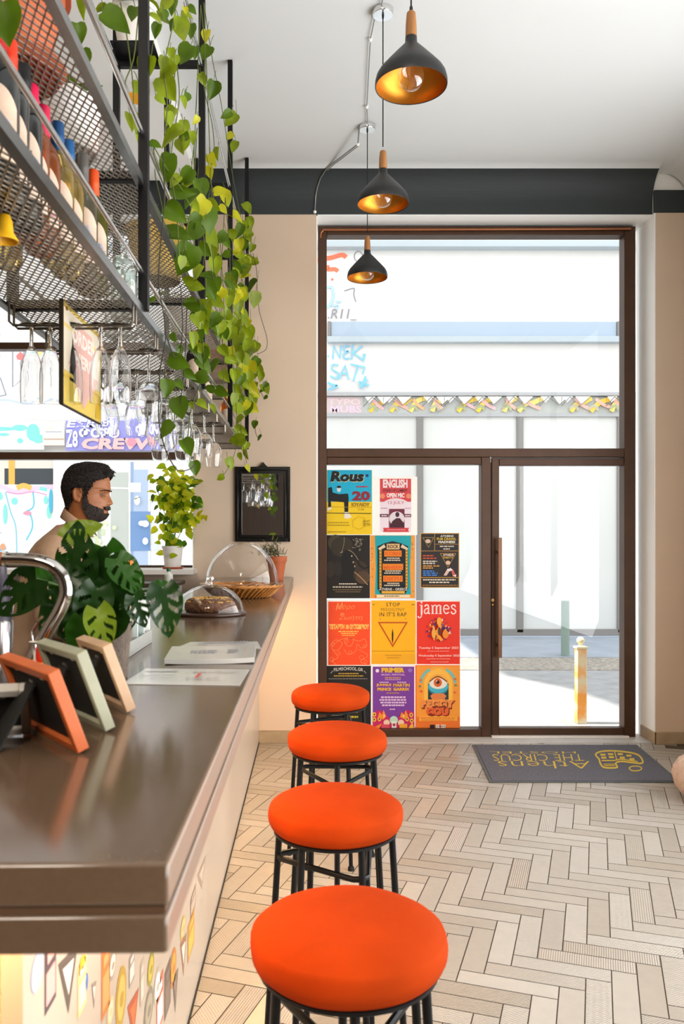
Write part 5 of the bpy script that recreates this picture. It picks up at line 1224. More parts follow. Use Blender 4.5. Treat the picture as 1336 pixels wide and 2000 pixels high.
for sg in (-1, 1):
    A_ = [Vector(p) for p in ARM[sg]]
    gb.tube(A_, [.046, .043, .038, .033, .025], 14)
    w_ = A_[-1]; d = (A_[-1]-A_[-2]).normalized(); d.z = 0; d.normalize(); sd = Vector((-d.y, d.x, 0))
    pc = w_+d*.05+Vector((0, 0, -.022)); gb.tube([w_, w_+d*.03+Vector((0, 0, -.012)), pc, pc+d*.03+Vector((0, 0, -.008))], [.024, .030, .032, .026], 12)
    for k, (off, ln) in enumerate(((-.027, .062), (-.009, .072), (.009, .068), (.026, .052))):
        b0 = pc+d*.03+sd*off+Vector((0, 0, -.006)); gb.tube([b0, b0+d*ln*.45+Vector((0, 0, .004)), b0+d*ln*.8+Vector((0, 0, -.010)), b0+d*ln*.95+Vector((0, 0, -.026))], [.0095, .009, .008, .0065], 8)
    th = sd*(.03*-sg); gb.tube([pc-d*.02+th*.8, pc+d*.012+th*1.5+Vector((0, 0, -.006)), pc+d*.042+th*1.55+Vector((0, 0, -.016))], [.012, .0105, .008], 8)
body = gb.build('body', skin, man, smooth=70)
rm = body.modifiers.new('remesh', 'REMESH'); rm.mode = 'VOXEL'; rm.voxel_size = .0036; rm.use_smooth_shade = True
sm = body.modifiers.new('smooth', 'SMOOTH'); sm.factor = .5; sm.iterations = 2
# hair and beard grow from the same head surface
def px_of(p): return p.x*KS+VX
def region(name, test, grow, m, noise, step=.6, na=160, y0=911.5, y1=1022):
    R2 = random.Random(5); rows2 = [y0+1+i*step for i in range(int((y1-y0)/step))]
    P1 = []
    for py in rows2:
        row = []
        for j in range(na):
            a = 2*PI*j/na; gr = grow(py, a) if callable(grow) else grow
            row.append(head_point(py, a, gr+R2.uniform(-noise, noise)))
        P1.append(row)
    g = G(); vs_ = [p for row in P1 for p in row]; fs = []
    for i in range(len(rows2)-1):
        for j in range(na):
            a = 2*PI*(j+.5)/na; py = (rows2[i]+rows2[i+1])/2; px = px_of(head_point(py, a))
            if test(px, py, a, R2): fs.append((i*na+j, i*na+(j+1) % na, (i+1)*na+(j+1) % na, (i+1)*na+j))
    if test(165, 912, 0, R2): g.add(vs_+[Vector((sum(p.x for p in P1[0])/na, MY, P1[0][0].z+.004))], fs+[(j, len(vs_), (j+1) % na) for j in range(na)])
    else: g.add(vs_, fs)
    o = g.build(name, m, man, smooth=0)
    s_ = o.modifiers.new('solid', 'SOLIDIFY'); s_.thickness = .006; s_.offset = -1
    return g, o
HL = [(912, 300), (932, 216), (936, 206), (941, 193), (946, 188.5), (953, 187), (959, 183), (966, 178.5), (973, 176), (977, 174)]
def hairline(py):
    for a, b in zip(HL, HL[1:]):
        if a[0] <= py <= b[0]: return a[1]+(b[1]-a[1])*(py-a[0])/(b[0]-a[0])
    return 300 if py < 912 else 174
def hair_test(px, py, a, r):
    if py < 931: return True
    if py < 977 and px < hairline(py)+r.uniform(-1, 1):
        if py > 953 and 152 < px < 172.5 and py > 955 - 0: return py < 956
        return True
    if 977 <= py < 994: return px < 152-(py-977)*.75+r.uniform(-1, 1)
    return False
hair_grow = lambda py, a: (.010 if py < 955 else max(.0025, .010-(py-955)*.0003))+(.009*max(0, 1-abs(py-918)/14))*(1 if math.cos(a) > -.3 else .4)
g_, hair_o = region('hair', hair_test, hair_grow, hair_m, .0022)
# loose tufts on the crown and the raised fringe
R3 = random.Random(21); g = G()
for k in range(900):
    a = R3.uniform(-PI, PI); py = R3.choice((R3.uniform(912, 922), R3.uniform(914, 934), R3.uniform(920, 952)))
    px = px_of(head_point(py, a))
    if not hair_test(px, py, a, R3): continue
    p = head_point(py, a, hair_grow(py, a)-.003); n_ = (head_point(py, a, .02)-head_point(py, a, 0)).normalized()
    d = (n_*R3.uniform(.6, 1)+Vector((R3.uniform(-.2, .7), R3.uniform(-.3, .3), R3.uniform(.0, .5)))).normalized()*R3.uniform(.007, .016)
    g.tube([p, p+d*.6, p+d+Vector((.002, 0, -.001))], [.0026, .002, .0004], 4)
for k in range(150):
    y = R3.uniform(-.055, .055); base = Vector((mp(R3.uniform(203, 213), 0)[0], MY+y, mp(0, R3.uniform(919, 932))[1]))
    d = Vector((R3.uniform(.010, .024), R3.uniform(-.005, .005), R3.uniform(-.006, .010)))
    g.tube([base, base+d*.6+Vector((0, 0, .004)), base+d], [.0034, .003, .0006], 4)
g.build('hair_tufts', hair_m, hair_o)
def beard_test(px, py, a, r):
    if py > 1021: return False
    e = r.uniform(-.8, .8)
    if 962 < py <= 984: return 170.5+max(0, 975-py)*.3+e < px < 177+max(0, py-966)*.22+e
    if 984 < py <= 990: return 170-e < px < 181+(py-984)*1.6
    if 990 < py <= 995.5: return px > 170 and (px < 192+(py-990)*2 or px > 205.5) 
    if 995.5 < py <= 1003.5:
        if px > 202.5 and abs(math.sin(a)) < .9 and px > 203.5: return False
        return px > 171+(py-995)*.3
    if 1003.5 < py <= 1021: return px > 173+(py-1003)*.5
    return False
region('beard', beard_test, lambda py, a: .0035 if py < 1000 else .0055, beard_m, .0012, .5, 200)
for sg in (-1, 1):
    g = G(); x0_, z_ = mp(211.3, 960.2)
    n = 7
    for k in range(n):
        y = .014+.036*k/(n-1); xx = head_point(959.5, 0).x if False else None
        best = min((head_point(959.5, math.asin(max(-1, min(1, 0)))+aa*.02) for aa in range(0, 70)), key=lambda p: abs((p.y-MY)-y))
        hh = best+Vector((.0025, 0, .003*math.sin(PI*k/(n-1)))); hh.y = MY+sg*y
        g.ell(hh, (.0035, .0042, .0034-.0012*k/n), 8, 6)
    g.build('eyebrow', hair_m, man, smooth=80)
    g = G(); xe, ze = mp(203.6, 967.0); g.ell((xe, MY+sg*.0315, ze), (.0112, .0112, .0112), 18, 12)
    ey = g.build('eye', mat('eye_white', (.62, .56, .50), .3), man)
    g = G(); g.ell((xe+.0075, MY+sg*.0315, ze), (.0048, .0062, .0062), 14, 8); g.build('iris', mat('dark_iris', (.05, .03, .02), .15), ey)
    g = G()
    for dz, ry in ((.0042, .0135), (-.0050, .0125)):
        pts = [(xe+.0125*math.cos(t_)-.0005, MY+sg*.0315+ry*math.sin(t_), ze+dz*math.cos(t_)*1.0) for t_ in [(-1.2+2.4*i/10) for i in range(11)]]
        g.tube(pts, xe*0+(.0040 if dz > 0 else .0032), 8)
    g.build('eyelid', skin, man, smooth=80)
# shirt: trunk and sleeves as one cloth, collar and placket on top
r = random.Random(6)
SS = [(.935, 27, 100, .185), (.97, 26, 104, .185), (1.03, 30, 110, .180), (1.10, 36, 119, .178), (1.18, 43, 130, .182), (1.26, 51, 142, .190), (1.33, 60, 152, .196), (1.38, 69, 158, .192), (1.42, 80, 162, .168), (1.45, 92, 165, .125), (1.475, 104, 168, .085), (1.497, 114, 172, .068)]
g = G(); rings = []
def lerp_s(z):
    for a, b in zip(SS, SS[1:]):
        if a[0] <= z <= b[0]: t_ = (z-a[0])/(b[0]-a[0]); return [a[i]+(b[i]-a[i])*t_ for i in range(4)]
    return SS[-1]
n = 64
for i in range(60):
    z = .935+(1.497-.935)*i/59; _, xb, xf, w = lerp_s(z); b0 = (xb-VX)/KS; f0 = (xf-VX)/KS; cx = (b0+f0)/2; rx = (f0-b0)/2
    ring = []
    for j in range(n):
        a = 2*PI*j/n; wr = 1.03+.020*math.sin(3*a+z*22)*max(0, 1.3-z)*2+.009*math.sin(5*a-z*31)+.007*math.sin(9*a+z*13)
        ca, sa = math.cos(a), math.sin(a)
        ring.append((cx+rx*wr*math.copysign(abs(ca)**.85, ca), MY+w*wr*math.copysign(abs(sa)**.85, sa), z))
    rings.append(ring)
g.loft(rings)
for sg in (-1, 1):
    A_ = [Vector(p) for p in ARM[sg]]
    P_ = [Vector((-1.07, MY+sg*.14, 1.40)), A_[0].lerp(A_[1], .2), A_[1], A_[2]+Vector((-.005, 0, 0)), A_[3], A_[3].lerp(A_[4], .55)]
    Q = []; rr = []; R0 = [.072, .074, .066, .062, .054, .046]
    for k in range(len(P_)-1):
        for q in range(8): Q.append(P_[k].lerp(P_[k+1], q/8)); rr.append((R0[k]+(R0[k+1]-R0[k])*q/8)*(1+.05*math.sin(k*9+q*2.3)))
    Q.append(P_[-1]); rr.append(R0[-1]); Q2 = [Q[0]]+[(Q[i-1]+Q[i]*2+Q[i+1])/4 for i in range(1, len(Q)-1)]+[Q[-1]]
    g.tube(Q2, rr, 20)
sh = g.build('shirt', shirt_m, man, smooth=80)
rm = sh.modifiers.new('remesh', 'REMESH'); rm.mode = 'VOXEL'; rm.voxel_size = .006; rm.use_smooth_shade = True
sm = sh.modifiers.new('smooth', 'SMOOTH'); sm.factor = .5; sm.iterations = 4
# collar: folded band around the neck
g = G(); n = 40
def collar_ring(rx, ry, zoff, cxo=0):
    out = []
    for j in range(n+1):
        a = math.radians(28)+math.radians(304)*j/n; ca, sa = math.cos(a), math.sin(a)
        cx, cz = mp(154, 1016); out.append(Vector((cx+cxo+rx*ca, MY+ry*sa, cz+zoff-.045*ca)))
    return out
r1_ = collar_ring(.058, .062, -.016); r2_ = collar_ring(.061, .065, .010); r3_ = collar_ring(.076, .084, -.030)
vs_ = r1_+r2_+r3_; fs = []
for j in range(n): fs += [(j, j+1, n+1+j+1, n+1+j), (n+1+j, n+1+j+1, 2*(n+1)+j+1, 2*(n+1)+j)]
g.add(vs_, fs); co = g.build('collar', shirt_m, sh, smooth=60); s_ = co.modifiers.new('solid', 'SOLIDIFY'); s_.thickness = .003
g = G()
for k in range(6):
    z = 1.46-.085*k; _, xb, xf, w = lerp_s(z); g.lathe([(0, -.002), (.006, -.002), (.006, .002), (0, .002)], ((xf-VX)/KS+.004, MY, z), 10, axis=(1, 0, 0))
plab(g.build('button', mat('shirt_button', (.8, .75, .68), .4), sh), 'pale buttons')
# trousers and shoes
g = G(); g.loft([oval((-1.185, MY, z), rx, ry, 28) for z, rx, ry in ((.80, .128, .180), (.88, .126, .178), (.95, .118, .168), (1.0, .112, .160))])
for sg in (-1, 1): g.tube([(-1.185, MY+sg*.085, .88), (-1.18, MY+sg*.09, .68), (-1.165, MY+sg*.095, .47), (-1.175, MY+sg*.10, .28), (-1.185, MY+sg*.10, .075)], [.105, .095, .078, .068, .06], 18)
tr = g.build('trousers', trouser, man, smooth=80); rm = tr.modifiers.new('remesh', 'REMESH'); rm.mode = 'VOXEL'; rm.voxel_size = .009; rm.use_smooth_shade = True
for sg in (-1, 1):
    g = G(); g.loft([oval((-1.145, MY+sg*.11, z), rx, ry, 22) for z, rx, ry in ((.0, .142, .050), (.022, .144, .052), (.045, .138, .049), (.075, .095, .044), (.10, .062, .042))])
    g.build('shoe', blackm, man, smooth=60)
# ------------------------------------------------------------------ posters on the inside of the fixed light
YP = 6.0105
def poster(label, x0, y0, x1, y1, bg, draw, border=None):
    A = Art(on_plane(YP-.0006, .00025), 'print', .55, translucent=.30)
    X0, Z1 = (x0-VX)*YP/F, EYE-(y0-VY)*YP/F; X1, Z0 = (x1-VX)*YP/F, EYE-(y1-VY)*YP/F
    A.g.box(X0, X1, YP-.0007, YP-.0001, Z0, Z1, A.slot(border or bg))
    if border: A.rect(x0+2, y0+2, x1-2, y1-2, bg)
    draw(A)
    return tag(A.build('poster', None, ((X0+X1)/2, YP, Z0)), label, 'poster', 'posters on the shop window')
def p_rous(A):
    A.rect(639, 979, 726, 1043, 'f2d21c').rect(639, 918, 726, 980, '17b5e0')
    A.text('Rous', 646, 921, 712, 942, 'e8d79a', .05, .15).text('Rous', 645, 920, 711, 941, '191514', .05, .15).disc(717, 929, 3, 3, '23337e')
    A.poly([(641, 953), (648, 951), (650, 962), (662, 965), (680, 964), (681, 974), (680, 1000), (673, 1000), (672, 981), (646, 979), (645, 992), (641, 990)], '15161a').disc(662, 955, 4, 6, 'e9e2df').disc(662, 951, 4.5, 2.5, '2a2a30').line([(645, 980), (646, 992), (641, 996)], 2.4, '15161a').poly([(673, 1000), (680, 1000), (687, 1010), (680, 1013), (672, 1012)], 'f1efe6').poly([(639, 993), (647, 990), (648, 994), (640, 998)], 'f1efe6')
    A.line([(639, 990), (726, 991)], .8, 'b9962a').line([(638, 1002), (725, 1003)], 1.4, '2d2a1c')
    A.text('20', 688, 959, 723, 978, '9c2437', .05).text('ΙΟΥΛΙΟΥ', 687, 982, 722, 989, '8a6a1c', .03).text('21:00', 699, 993, 711, 997, 'a88a22').dashes(696, 949, 719, 3, 'c2455a', 6, 2).dashes(640, 1020, 683, 1.6, 'a68a1e', 9, 3).dashes(640, 1025, 683, 1.6, 'a68a1e', 9, 4).dashes(641, 1038, 676, 1.6, 'a68a1e', 8, 5)
    A.line([(689, 1017), (700, 1009), (712, 1012), (714, 1028), (702, 1034), (690, 1029)], .7, 'c7a71a', True).text('gazi', 709, 1015, 722, 1021, '8f7d22').text('arte', 709, 1021, 723, 1027, '8f7d22')
def p_english(A):
    A.rect(742, 935, 803, 1039, 'efe1ea').rect(742, 935, 803, 980, 'dc4a4f').disc(773, 995, 31, 22, 'f3e3ea', 28, 0, 180)
    A.text('ENGLISH', 748, 936, 796, 953, 'f7ecec', .05).text('STAND UP COMEDY', 748, 955, 796, 961, '6a2430', .03).text('OPEN MIC', 755, 963, 790, 972, 'fbf1ee', .05).disc(747, 969, 5, 5, 'f0946a').disc(798, 969, 5, 5, 'f0946a')
    A.text('13 JULY', 758, 979, 790, 986, 'd49aa8', .03).rect(742, 1004, 759, 1010, '6b2638').rect(790, 1004, 803, 1010, '6b2638').dashes(745, 1006, 757, 2.4, 'f3e3ea', 3, 2).dashes(791, 1006, 802, 2.4, 'f3e3ea', 3, 3).rect(760, 994, 790, 1031, '7a2c40').disc(775, 1013, 15, 14, 'f0e4ea').disc(776, 1005, 4, 5, '4a2230').poly([(761, 1030), (766, 1018), (774, 1012), (781, 1012), (788, 1021), (790, 1030)], '4a1e2c').dashes(744, 992, 757, 1.4, 'b58a9c', 3, 6).dashes(791, 992, 802, 1.4, 'b58a9c', 3, 7)
    A.poly([(748, 1031), (799, 1031), (797, 1035), (799, 1039), (748, 1039), (750, 1035)], 'd63c44').dashes(756, 1034, 792, 1.4, 'f0b9b9', 8, 9)
def p_dark(A):
    for x, y, rx, ry, c in ((655, 1060, 14, 16, '4a3f28'), (668, 1068, 22, 20, '352d1f'), (700, 1115, 20, 20, '3c2d20'), (645, 1112, 9, 16, '33291e'), (709, 1128, 14, 13, '55402c'), (660, 1110, 10, 14, '2a221a')): A.disc(x, y, rx, ry, c, 20)
    A.poly([(668, 1085), (674, 1074), (682, 1075), (688, 1090), (695, 1105), (690, 1125), (697, 1140), (660, 1142), (668, 1118), (666, 1100)], '0f0d0c').curve([(683, 1076), (696, 1090), (702, 1104), (712, 1110), (722, 1106)], 3.5, '14110f').curve([(680, 1074), (690, 1080), (700, 1094)], 1.0, 'b59a70').curve([(692, 1117), (705, 1128), (718, 1142)], 2.2, 'a9835c').curve([(672, 1049), (672, 1060), (668, 1078)], .9, '9c8a66').disc(687, 1086, 1.2, 1.6, 'd9c8a6').disc(690, 1098, 1.2, 2, 'cdb690').disc(693, 1106, 1.2, 2, 'bfa37c').poly([(664, 1080), (669, 1076), (668, 1079)], 'cfc6ad')
    r = random.Random(3)
    for k in range(26): x = r.uniform(690, 708); y = r.uniform(1052, 1074); A.line([(x, y), (x+r.uniform(-5, 5), y+r.uniform(-3, 3)), (x+r.uniform(-4, 4), y+r.uniform(-4, 4))], .8, '9a8f7c')
    A.dashes(662, 1139, 697, 2.4, 'd8cdbb', 6, 4).dashes(650, 1145, 708, 2.6, 'c9bca8', 10, 5).dashes(650, 1151, 706, 1.4, '8f7a5a', 12, 6).dashes(655, 1155, 704, 1.4, '8f7a5a', 11, 7)
def p_fest(A):
    A.rect(723, 1046, 810, 1168, 'f0a63a').poly([(732, 1046), (803, 1046), (803, 1062), (801, 1110), (803, 1161), (732, 1161), (734, 1110)], '14b0bd')
    r = random.Random(8)
    for k in range(24): A.disc(r.choice((r.uniform(724, 731), r.uniform(804, 809))), r.uniform(1048, 1166), 1.1, 1.1, r.choice(('c9772a', 'f6c878')))
    A.poly([(738, 1067), (752, 1061), (767, 1057), (783, 1061), (797, 1067), (797, 1150), (791, 1160), (745, 1160), (738, 1150)], '151a20')
    for x in (741, 792):
        A.rect(x, 1072, x+4, 1148, 'f0b53c')
        for k in range(12): A.disc(x+2, 1076+k*6.2, 1.1, 1.1, '40301a')
    A.poly([(738, 1071), (750, 1063), (753, 1069), (741, 1074)], 'f1d7b8').poly([(797, 1071), (785, 1063), (782, 1069), (794, 1074)], 'f1d7b8').rect(755, 1062, 780, 1073, 'efc48a').text('ROCKWAVE'[:4], 757, 1064, 778, 1071, '3a2a1c', .03)
    for y, t_, x0, x1 in ((1075, 'KORN', 750, 784), (1101, 'MÅNESKIN', 747, 787), (1124, 'DISTURB'[:5], 748, 786)):
        A.rect(x0, y, x1, y+12, 'f58f22'); A.text(t_, x0+2, y+2, x1-2, y+10, 'e96a1c', .06)
    for y, x0, x1 in ((1089, 755, 781), (1093, 750, 783), (1114, 752, 784), (1118, 750, 782), (1138, 756, 780), (1142, 750, 782)): A.dashes(x0, y, x1, 2.2, 'ead9c2', 6, y)
    A.text('ATHENS - GREECE', 740, 1148, 795, 1153, 'e8e2d6', .02).rect(745, 1154, 790, 1159, 'f0b53c').rect(735, 1161, 800, 1167, 'f4dcae').dashes(750, 1163, 780, 2, '7a6a4a', 5, 9)
def p_pub(A):
    A.rect(822.5, 1042.5, 895.5, 1146.5, '2b2727'); y_ = 'c9913a'
    A.line([(849, 1043), (849, 1076)], 1, y_).line([(823, 1076), (895, 1076)], 1, y_).line([(850, 1063), (895, 1063)], .8, y_).line([(823, 1128), (895, 1128)], 1.6, y_)
    A.line([(826, 1050), (847, 1050), (837, 1069)], .9, 'b8923c', True).disc(836, 1057, 5, 4, 'eac8b2').line([(860, 1081), (890, 1081), (875, 1108)], 1, y_, True).text('ATHENS', 865, 1082, 886, 1086, 'f3e5d5', .03).text('PARTY', 866, 1087, 885, 1091, 'e3b84a', .03).disc(875, 1099, 4.6, 4, 'ecc9b4')
    A.text('ATHENS', 860, 1045, 886, 1049, 'f2ead9', .03).text('PUB CRAWL', 853, 1050, 891, 1055, 'e0b93a', .04).text('MADNESS', 856, 1056, 889, 1061, 'f2ead9', .04).dashes(859, 1066, 887, 2.2, 'e7dccb', 4, 2).dashes(866, 1071, 879, 2.2, 'e7dccb', 2, 3)
    for y, x1, c in ((1084, 847, 'd2583a'), (1089, 853, 'd2583a'), (1095, 854, 'd9d2c4'), (1099, 850, 'd9d2c4'), (1104, 859, 'd79a4a'), (1108, 846, 'd79a4a'), (1114, 848, '4a86d8'), (1118, 855, '4a86d8'), (1122, 856, '4a86d8')): A.dashes(826, y, x1, 2.6, c, 3, y)
    A.poly([(866, 1124), (874, 1110), (880, 1112), (872, 1124)], 'f0c9be').poly([(880, 1112), (884, 1111), (891, 1125), (884, 1126)], 'd9605a').poly([(872, 1113), (880, 1109), (884, 1114), (876, 1116)], 'f5eeea').poly([(884, 1124), (891, 1122), (890, 1127)], 'f5eeea')
    A.dashes(826, 1131, 890, 2.6, 'e8dcc4', 9, 4).dashes(838, 1136, 878, 2.6, 'e8dcc4', 6, 5).dashes(825, 1142, 894, 2, 'a87a3a', 12, 6)
def p_orange(A):
    A.rect(641, 1175, 723, 1299, 'f0501f')
    A.curve([(657, 1192), (660, 1178), (664, 1190), (668, 1177), (670, 1188)], 1.2, 'f3a15a').text('Μάρα', 656, 1180, 694, 1192, 'f3a15a', -.01, .25).text('&', 664, 1197, 674, 1201, 'f3a15a').text('Ζωήτη', 662, 1202, 708, 1212, 'f3a15a', -.005, .2)
    A.text('ΤΕΤΑΡΤΗ 18 ΟΚΤΩΒΡΙΟΥ', 643, 1219, 721, 1229, 'fbd26a', .06).dashes(661, 1232, 701, 2.4, 'f6bf55', 6, 2).dashes(666, 1236, 698, 2.2, 'f6bf55', 5, 3).dashes(668, 1240, 694, 1.8, 'f6bf55', 4, 4)
    r = random.Random(6); P_ = [(645, 1262), (655, 1250), (668, 1256), (660, 1270), (648, 1266), (660, 1252), (678, 1246), (690, 1250), (684, 1262), (674, 1256), (682, 1246), (700, 1252), (712, 1248), (716, 1260), (706, 1266), (698, 1258), (694, 1272), (680, 1278), (672, 1268)]
    A.curve(P_, 1.1, 'f79052').curve([(650, 1270), (660, 1284), (648, 1290), (656, 1297)], 1.1, 'f79052').curve([(700, 1268), (718, 1280), (704, 1292), (716, 1297)], 1.1, 'f79052')
    for x, y, q in ((650, 1258, 3), (676, 1252, 4), (712, 1262, 3), (684, 1274, 3), (662, 1276, 3), (706, 1284, 4), (648, 1288, 4), (714, 1292, 3)): A.ring(x, y, q, q, .9, 'f79052', 14)
def p_stop(A):
    A.rect(725, 1173, 812, 1297, 'f7b90f').rect(725, 1277, 812, 1297, 'f0b41a')
    A.text('STOP', 754, 1177, 781, 1184.5, '4a3416', .005, 0, 1.15).text('MISOGYNY', 744, 1187.5, 790, 1193.5, '7a5518', -.005, 0, 1.1).text('IN IT’S RAP', 741, 1196, 794, 1204, '4a3416', .005, 0, 1.1)
    A.line([(740, 1216), (794.5, 1216), (767, 1262)], 2.6, 'c25412', True).poly([(767, 1227), (768.4, 1238), (768, 1250), (767, 1258), (765.4, 1250), (765.2, 1238)], '17150f')
    A.dashes(728, 1180, 733, 1.6, '8a6a1a', 2, 1).dashes(804, 1180, 810, 1.6, '8a6a1a', 2, 2).dashes(726, 1271, 810, 1.4, 'b88a14', 14, 3).dashes(752, 1279, 784, 1.4, 'b88a14', 7, 4).dashes(756, 1284, 780, 1.4, 'b88a14', 6, 5).disc(743, 1209, 1, .8, '8a6a1a', 8).disc(792, 1209, 1, .8, '8a6a1a', 8)
def serif(A, c):
    # thick and thin strokes of the five lower-case letters j a m e s
    def st(x, y0, y1, w=3.4): A.rect(x, y0, x+w, y1, c)
    def sf(x0, x1, y): A.rect(x0, y, x1, y+1.1, c)
    A.disc(823.3, 1176.8, 1.9, 1.9, c, 14); st(821.8, 1181.5, 1200); sf(819.6, 823, 1181.2); A.curve([(823.4, 1199), (822.6, 1204), (819.6, 1206.6), (816.4, 1205.2)], 1.9, c).disc(817, 1204.6, 1.4, 1.4, c, 10)
    A.curve([(829.6, 1184.6), (831.6, 1181.8), (835.4, 1181.8), (836.8, 1185), (836.9, 1192), (837, 1197), (839.6, 1198.6)], 2.6, c).curve([(836.6, 1187.4), (831, 1190), (828.8, 1194), (830.6, 1198.2), (834, 1197.6), (836.8, 1194)], 2.1, c)
    for x in (843.4, 851.0, 858.6): st(x, 1182.6, 1198.6, 3.0); sf(x-1.4, x+4.6, 1198)
    sf(841.6, 845, 1182); A.curve([(845.6, 1185.6), (848, 1182.2), (851, 1182.2), (852.6, 1186)], 1.9, c).curve([(853.4, 1185.6), (855.8, 1182.2), (858.6, 1182.2), (860.2, 1186)], 1.9, c)
    A.curve([(866.4, 1189), (876, 1189), (875.4, 1184.4), (871, 1181.8), (867.2, 1184.6), (866.2, 1190.6), (868.4, 1196.4), (872, 1198.2), (876.4, 1195.4)], 2.3, c)
    A.curve([(889.4, 1185.6), (887.6, 1182), (883.4, 1181.9), (881.6, 1185), (884, 1188.6), (888.2, 1191), (889.9, 1194.6), (887, 1198.4), (883, 1198), (880.8, 1194.4)], 2.5, c)
def p_james(A):
    A.rect(814, 1175, 898, 1297, 'e8361f'); serif(A, 'fbeee8')
    r = random.Random(14)
    for k in range(90):
        a = r.uniform(0, 2*PI); q = 23*math.sqrt(r.uniform(.05, 1)); x = 856+q*math.cos(a); y = 1229+q*math.sin(a)*1.02; d = r.uniform(1.5, 4.2); b = r.uniform(0, 6)
        A.poly([(x+d*math.cos(b), y+d*math.sin(b)), (x+d*math.cos(b+2), y+d*math.sin(b+2)*.8), (x+d*.7*math.cos(b+4.1), y+d*math.sin(b+4.1))], r.choice(('3b2a80', '4a3aa0', 'f29a2c', 'f5b83e', '7a2a5a', 'c9302a', '2a2450', 'e8d8c8', 'f0a93a', '6a4a9a')))
    A.curve([(856, 1213), (858, 1225), (852, 1235), (862, 1250)], 6, 'f2a637').disc(857, 1213, 5, 8, 'f4ac3c').disc(869, 1238, 6, 8, 'f0942c').disc(846, 1236, 4, 10, 'f3b04a').disc(857, 1232, 3, 8, '5a3a24')
    A.text('Tuesday 5 September 2023', 817, 1262, 894, 1267.5, 'f9d2c8', .02).text('Wednesday 6 September 2023', 816, 1277, 896, 1282.5, 'f9d2c8', .02).dashes(834, 1270, 876, 1.4, 'f2a090', 8, 2).dashes(832, 1285, 878, 1.4, 'f2a090', 8, 3).dashes(840, 1291, 876, 1.4, 'f2a090', 8, 4)
def p_film(A):
    A.rect(639, 1301, 724, 1427, '1d1b1b').text('FILMSCHOOL.GR', 652, 1305, 709, 1311.5, 'e6e0d6', .01, 0, 1.05, 2.5).line([(646, 1315), (650, 1310)], 1.2, 'b8b0a4').line([(711, 1310), (715, 1315)], 1.2, 'b8b0a4').dashes(661, 1314.5, 701, 2, 'c9a53a', 8, 2).dashes(652, 1319, 710, 2, 'c9a53a', 11, 3).dashes(642, 1325, 718, 1.2, '9a948c', 14, 4)
    for y in (1390, 1396, 1402, 1408, 1416): A.dashes(648, y, 670, 2, '77726a', 5, y)
    for y in (1388, 1398, 1411): A.dashes(681, y, 700, 4, 'cdbb2a', 3, y)
def p_primer(A):
    A.rect(728, 1302, 809, 1423, '7d3fa3').disc(737, 1310, 3.5, 3.5, 'f1e4ef').disc(801, 1309, 4, 4, 'a070c0')
    A.text('PRIMER', 745, 1304, 790, 1313.5, 'f0c02e', .06).text('MUSIC FESTIVAL', 745, 1316, 791, 1319.5, 'e9b2df', .03, 0, 1.1).dashes(752, 1322.5, 783, 2.4, 'd09a5a', 5, 2).dashes(752, 1326.5, 783, 1.6, 'd9a6d2', 7, 3)
    A.dashes(741, 1331.5, 760, 2, 'e3bfe0', 4, 4).dashes(776, 1331.5, 794, 2, 'e3bfe0', 4, 5).text('JUNGLE', 735, 1335, 764, 1341, 'f0b935', .05).text('PRINCE', 737, 1343, 764, 1349, 'f0b935', .05).text('MARTIN', 768, 1335, 800, 1341, 'f0b935', .04).text('GARRIX', 768, 1343, 800, 1349, 'f0b935', .05).dashes(755, 1352.5, 780, 2, 'd09a5a', 5, 6)
    for i, (x0, x1) in enumerate(((744, 793), (741, 795), (743, 794), (746, 790))): A.dashes(x0, 1360+i*5.2, x1, 3.2, 'ecc9ec', 8, i+20)
    A.dashes(761, 1384, 773, 2, 'ecc9ec', 2, 40)
    A.poly([(728, 1423), (728, 1392), (742, 1386), (752, 1394), (760, 1402), (777, 1402), (786, 1392), (796, 1386), (809, 1392), (809, 1423)], 'd2246a')
    for x, y in ((731, 1395), (741, 1404), (731, 1405), (803, 1396), (795, 1404), (804, 1407)): A.disc(x, y, 3.6, 4.4, 'f3c63c'); A.disc(x, y, 1.5, 1.8, '6a2a4a')
    for x in (746, 789): A.poly([(x-8, 1400), (x-5, 1390), (x, 1396), (x+3, 1386), (x+8, 1398), (x+3, 1405)], 'f29a2c')
    A.disc(769, 1406, 8, 8, 'bfe3d0').disc(755, 1411, 6, 6, 'f4d9c0').disc(783, 1411, 6, 6, 'f4d9c0').rect(765, 1408, 774, 1421, 'e6f0e6').disc(769.5, 1415, 3, 3, 'c23a50').rect(745, 1414, 760, 1422, 'e0556a').rect(780, 1413, 795, 1421, 'f2b02e').poly([(730, 1420), (746, 1412), (740, 1422)], 'f29a2c').poly([(797, 1422), (805, 1410), (808, 1421)], 'f3c63c').disc(750, 1398, 1, 3, 'f7f0e0').disc(788, 1398, 1, 3, 'f7f0e0')
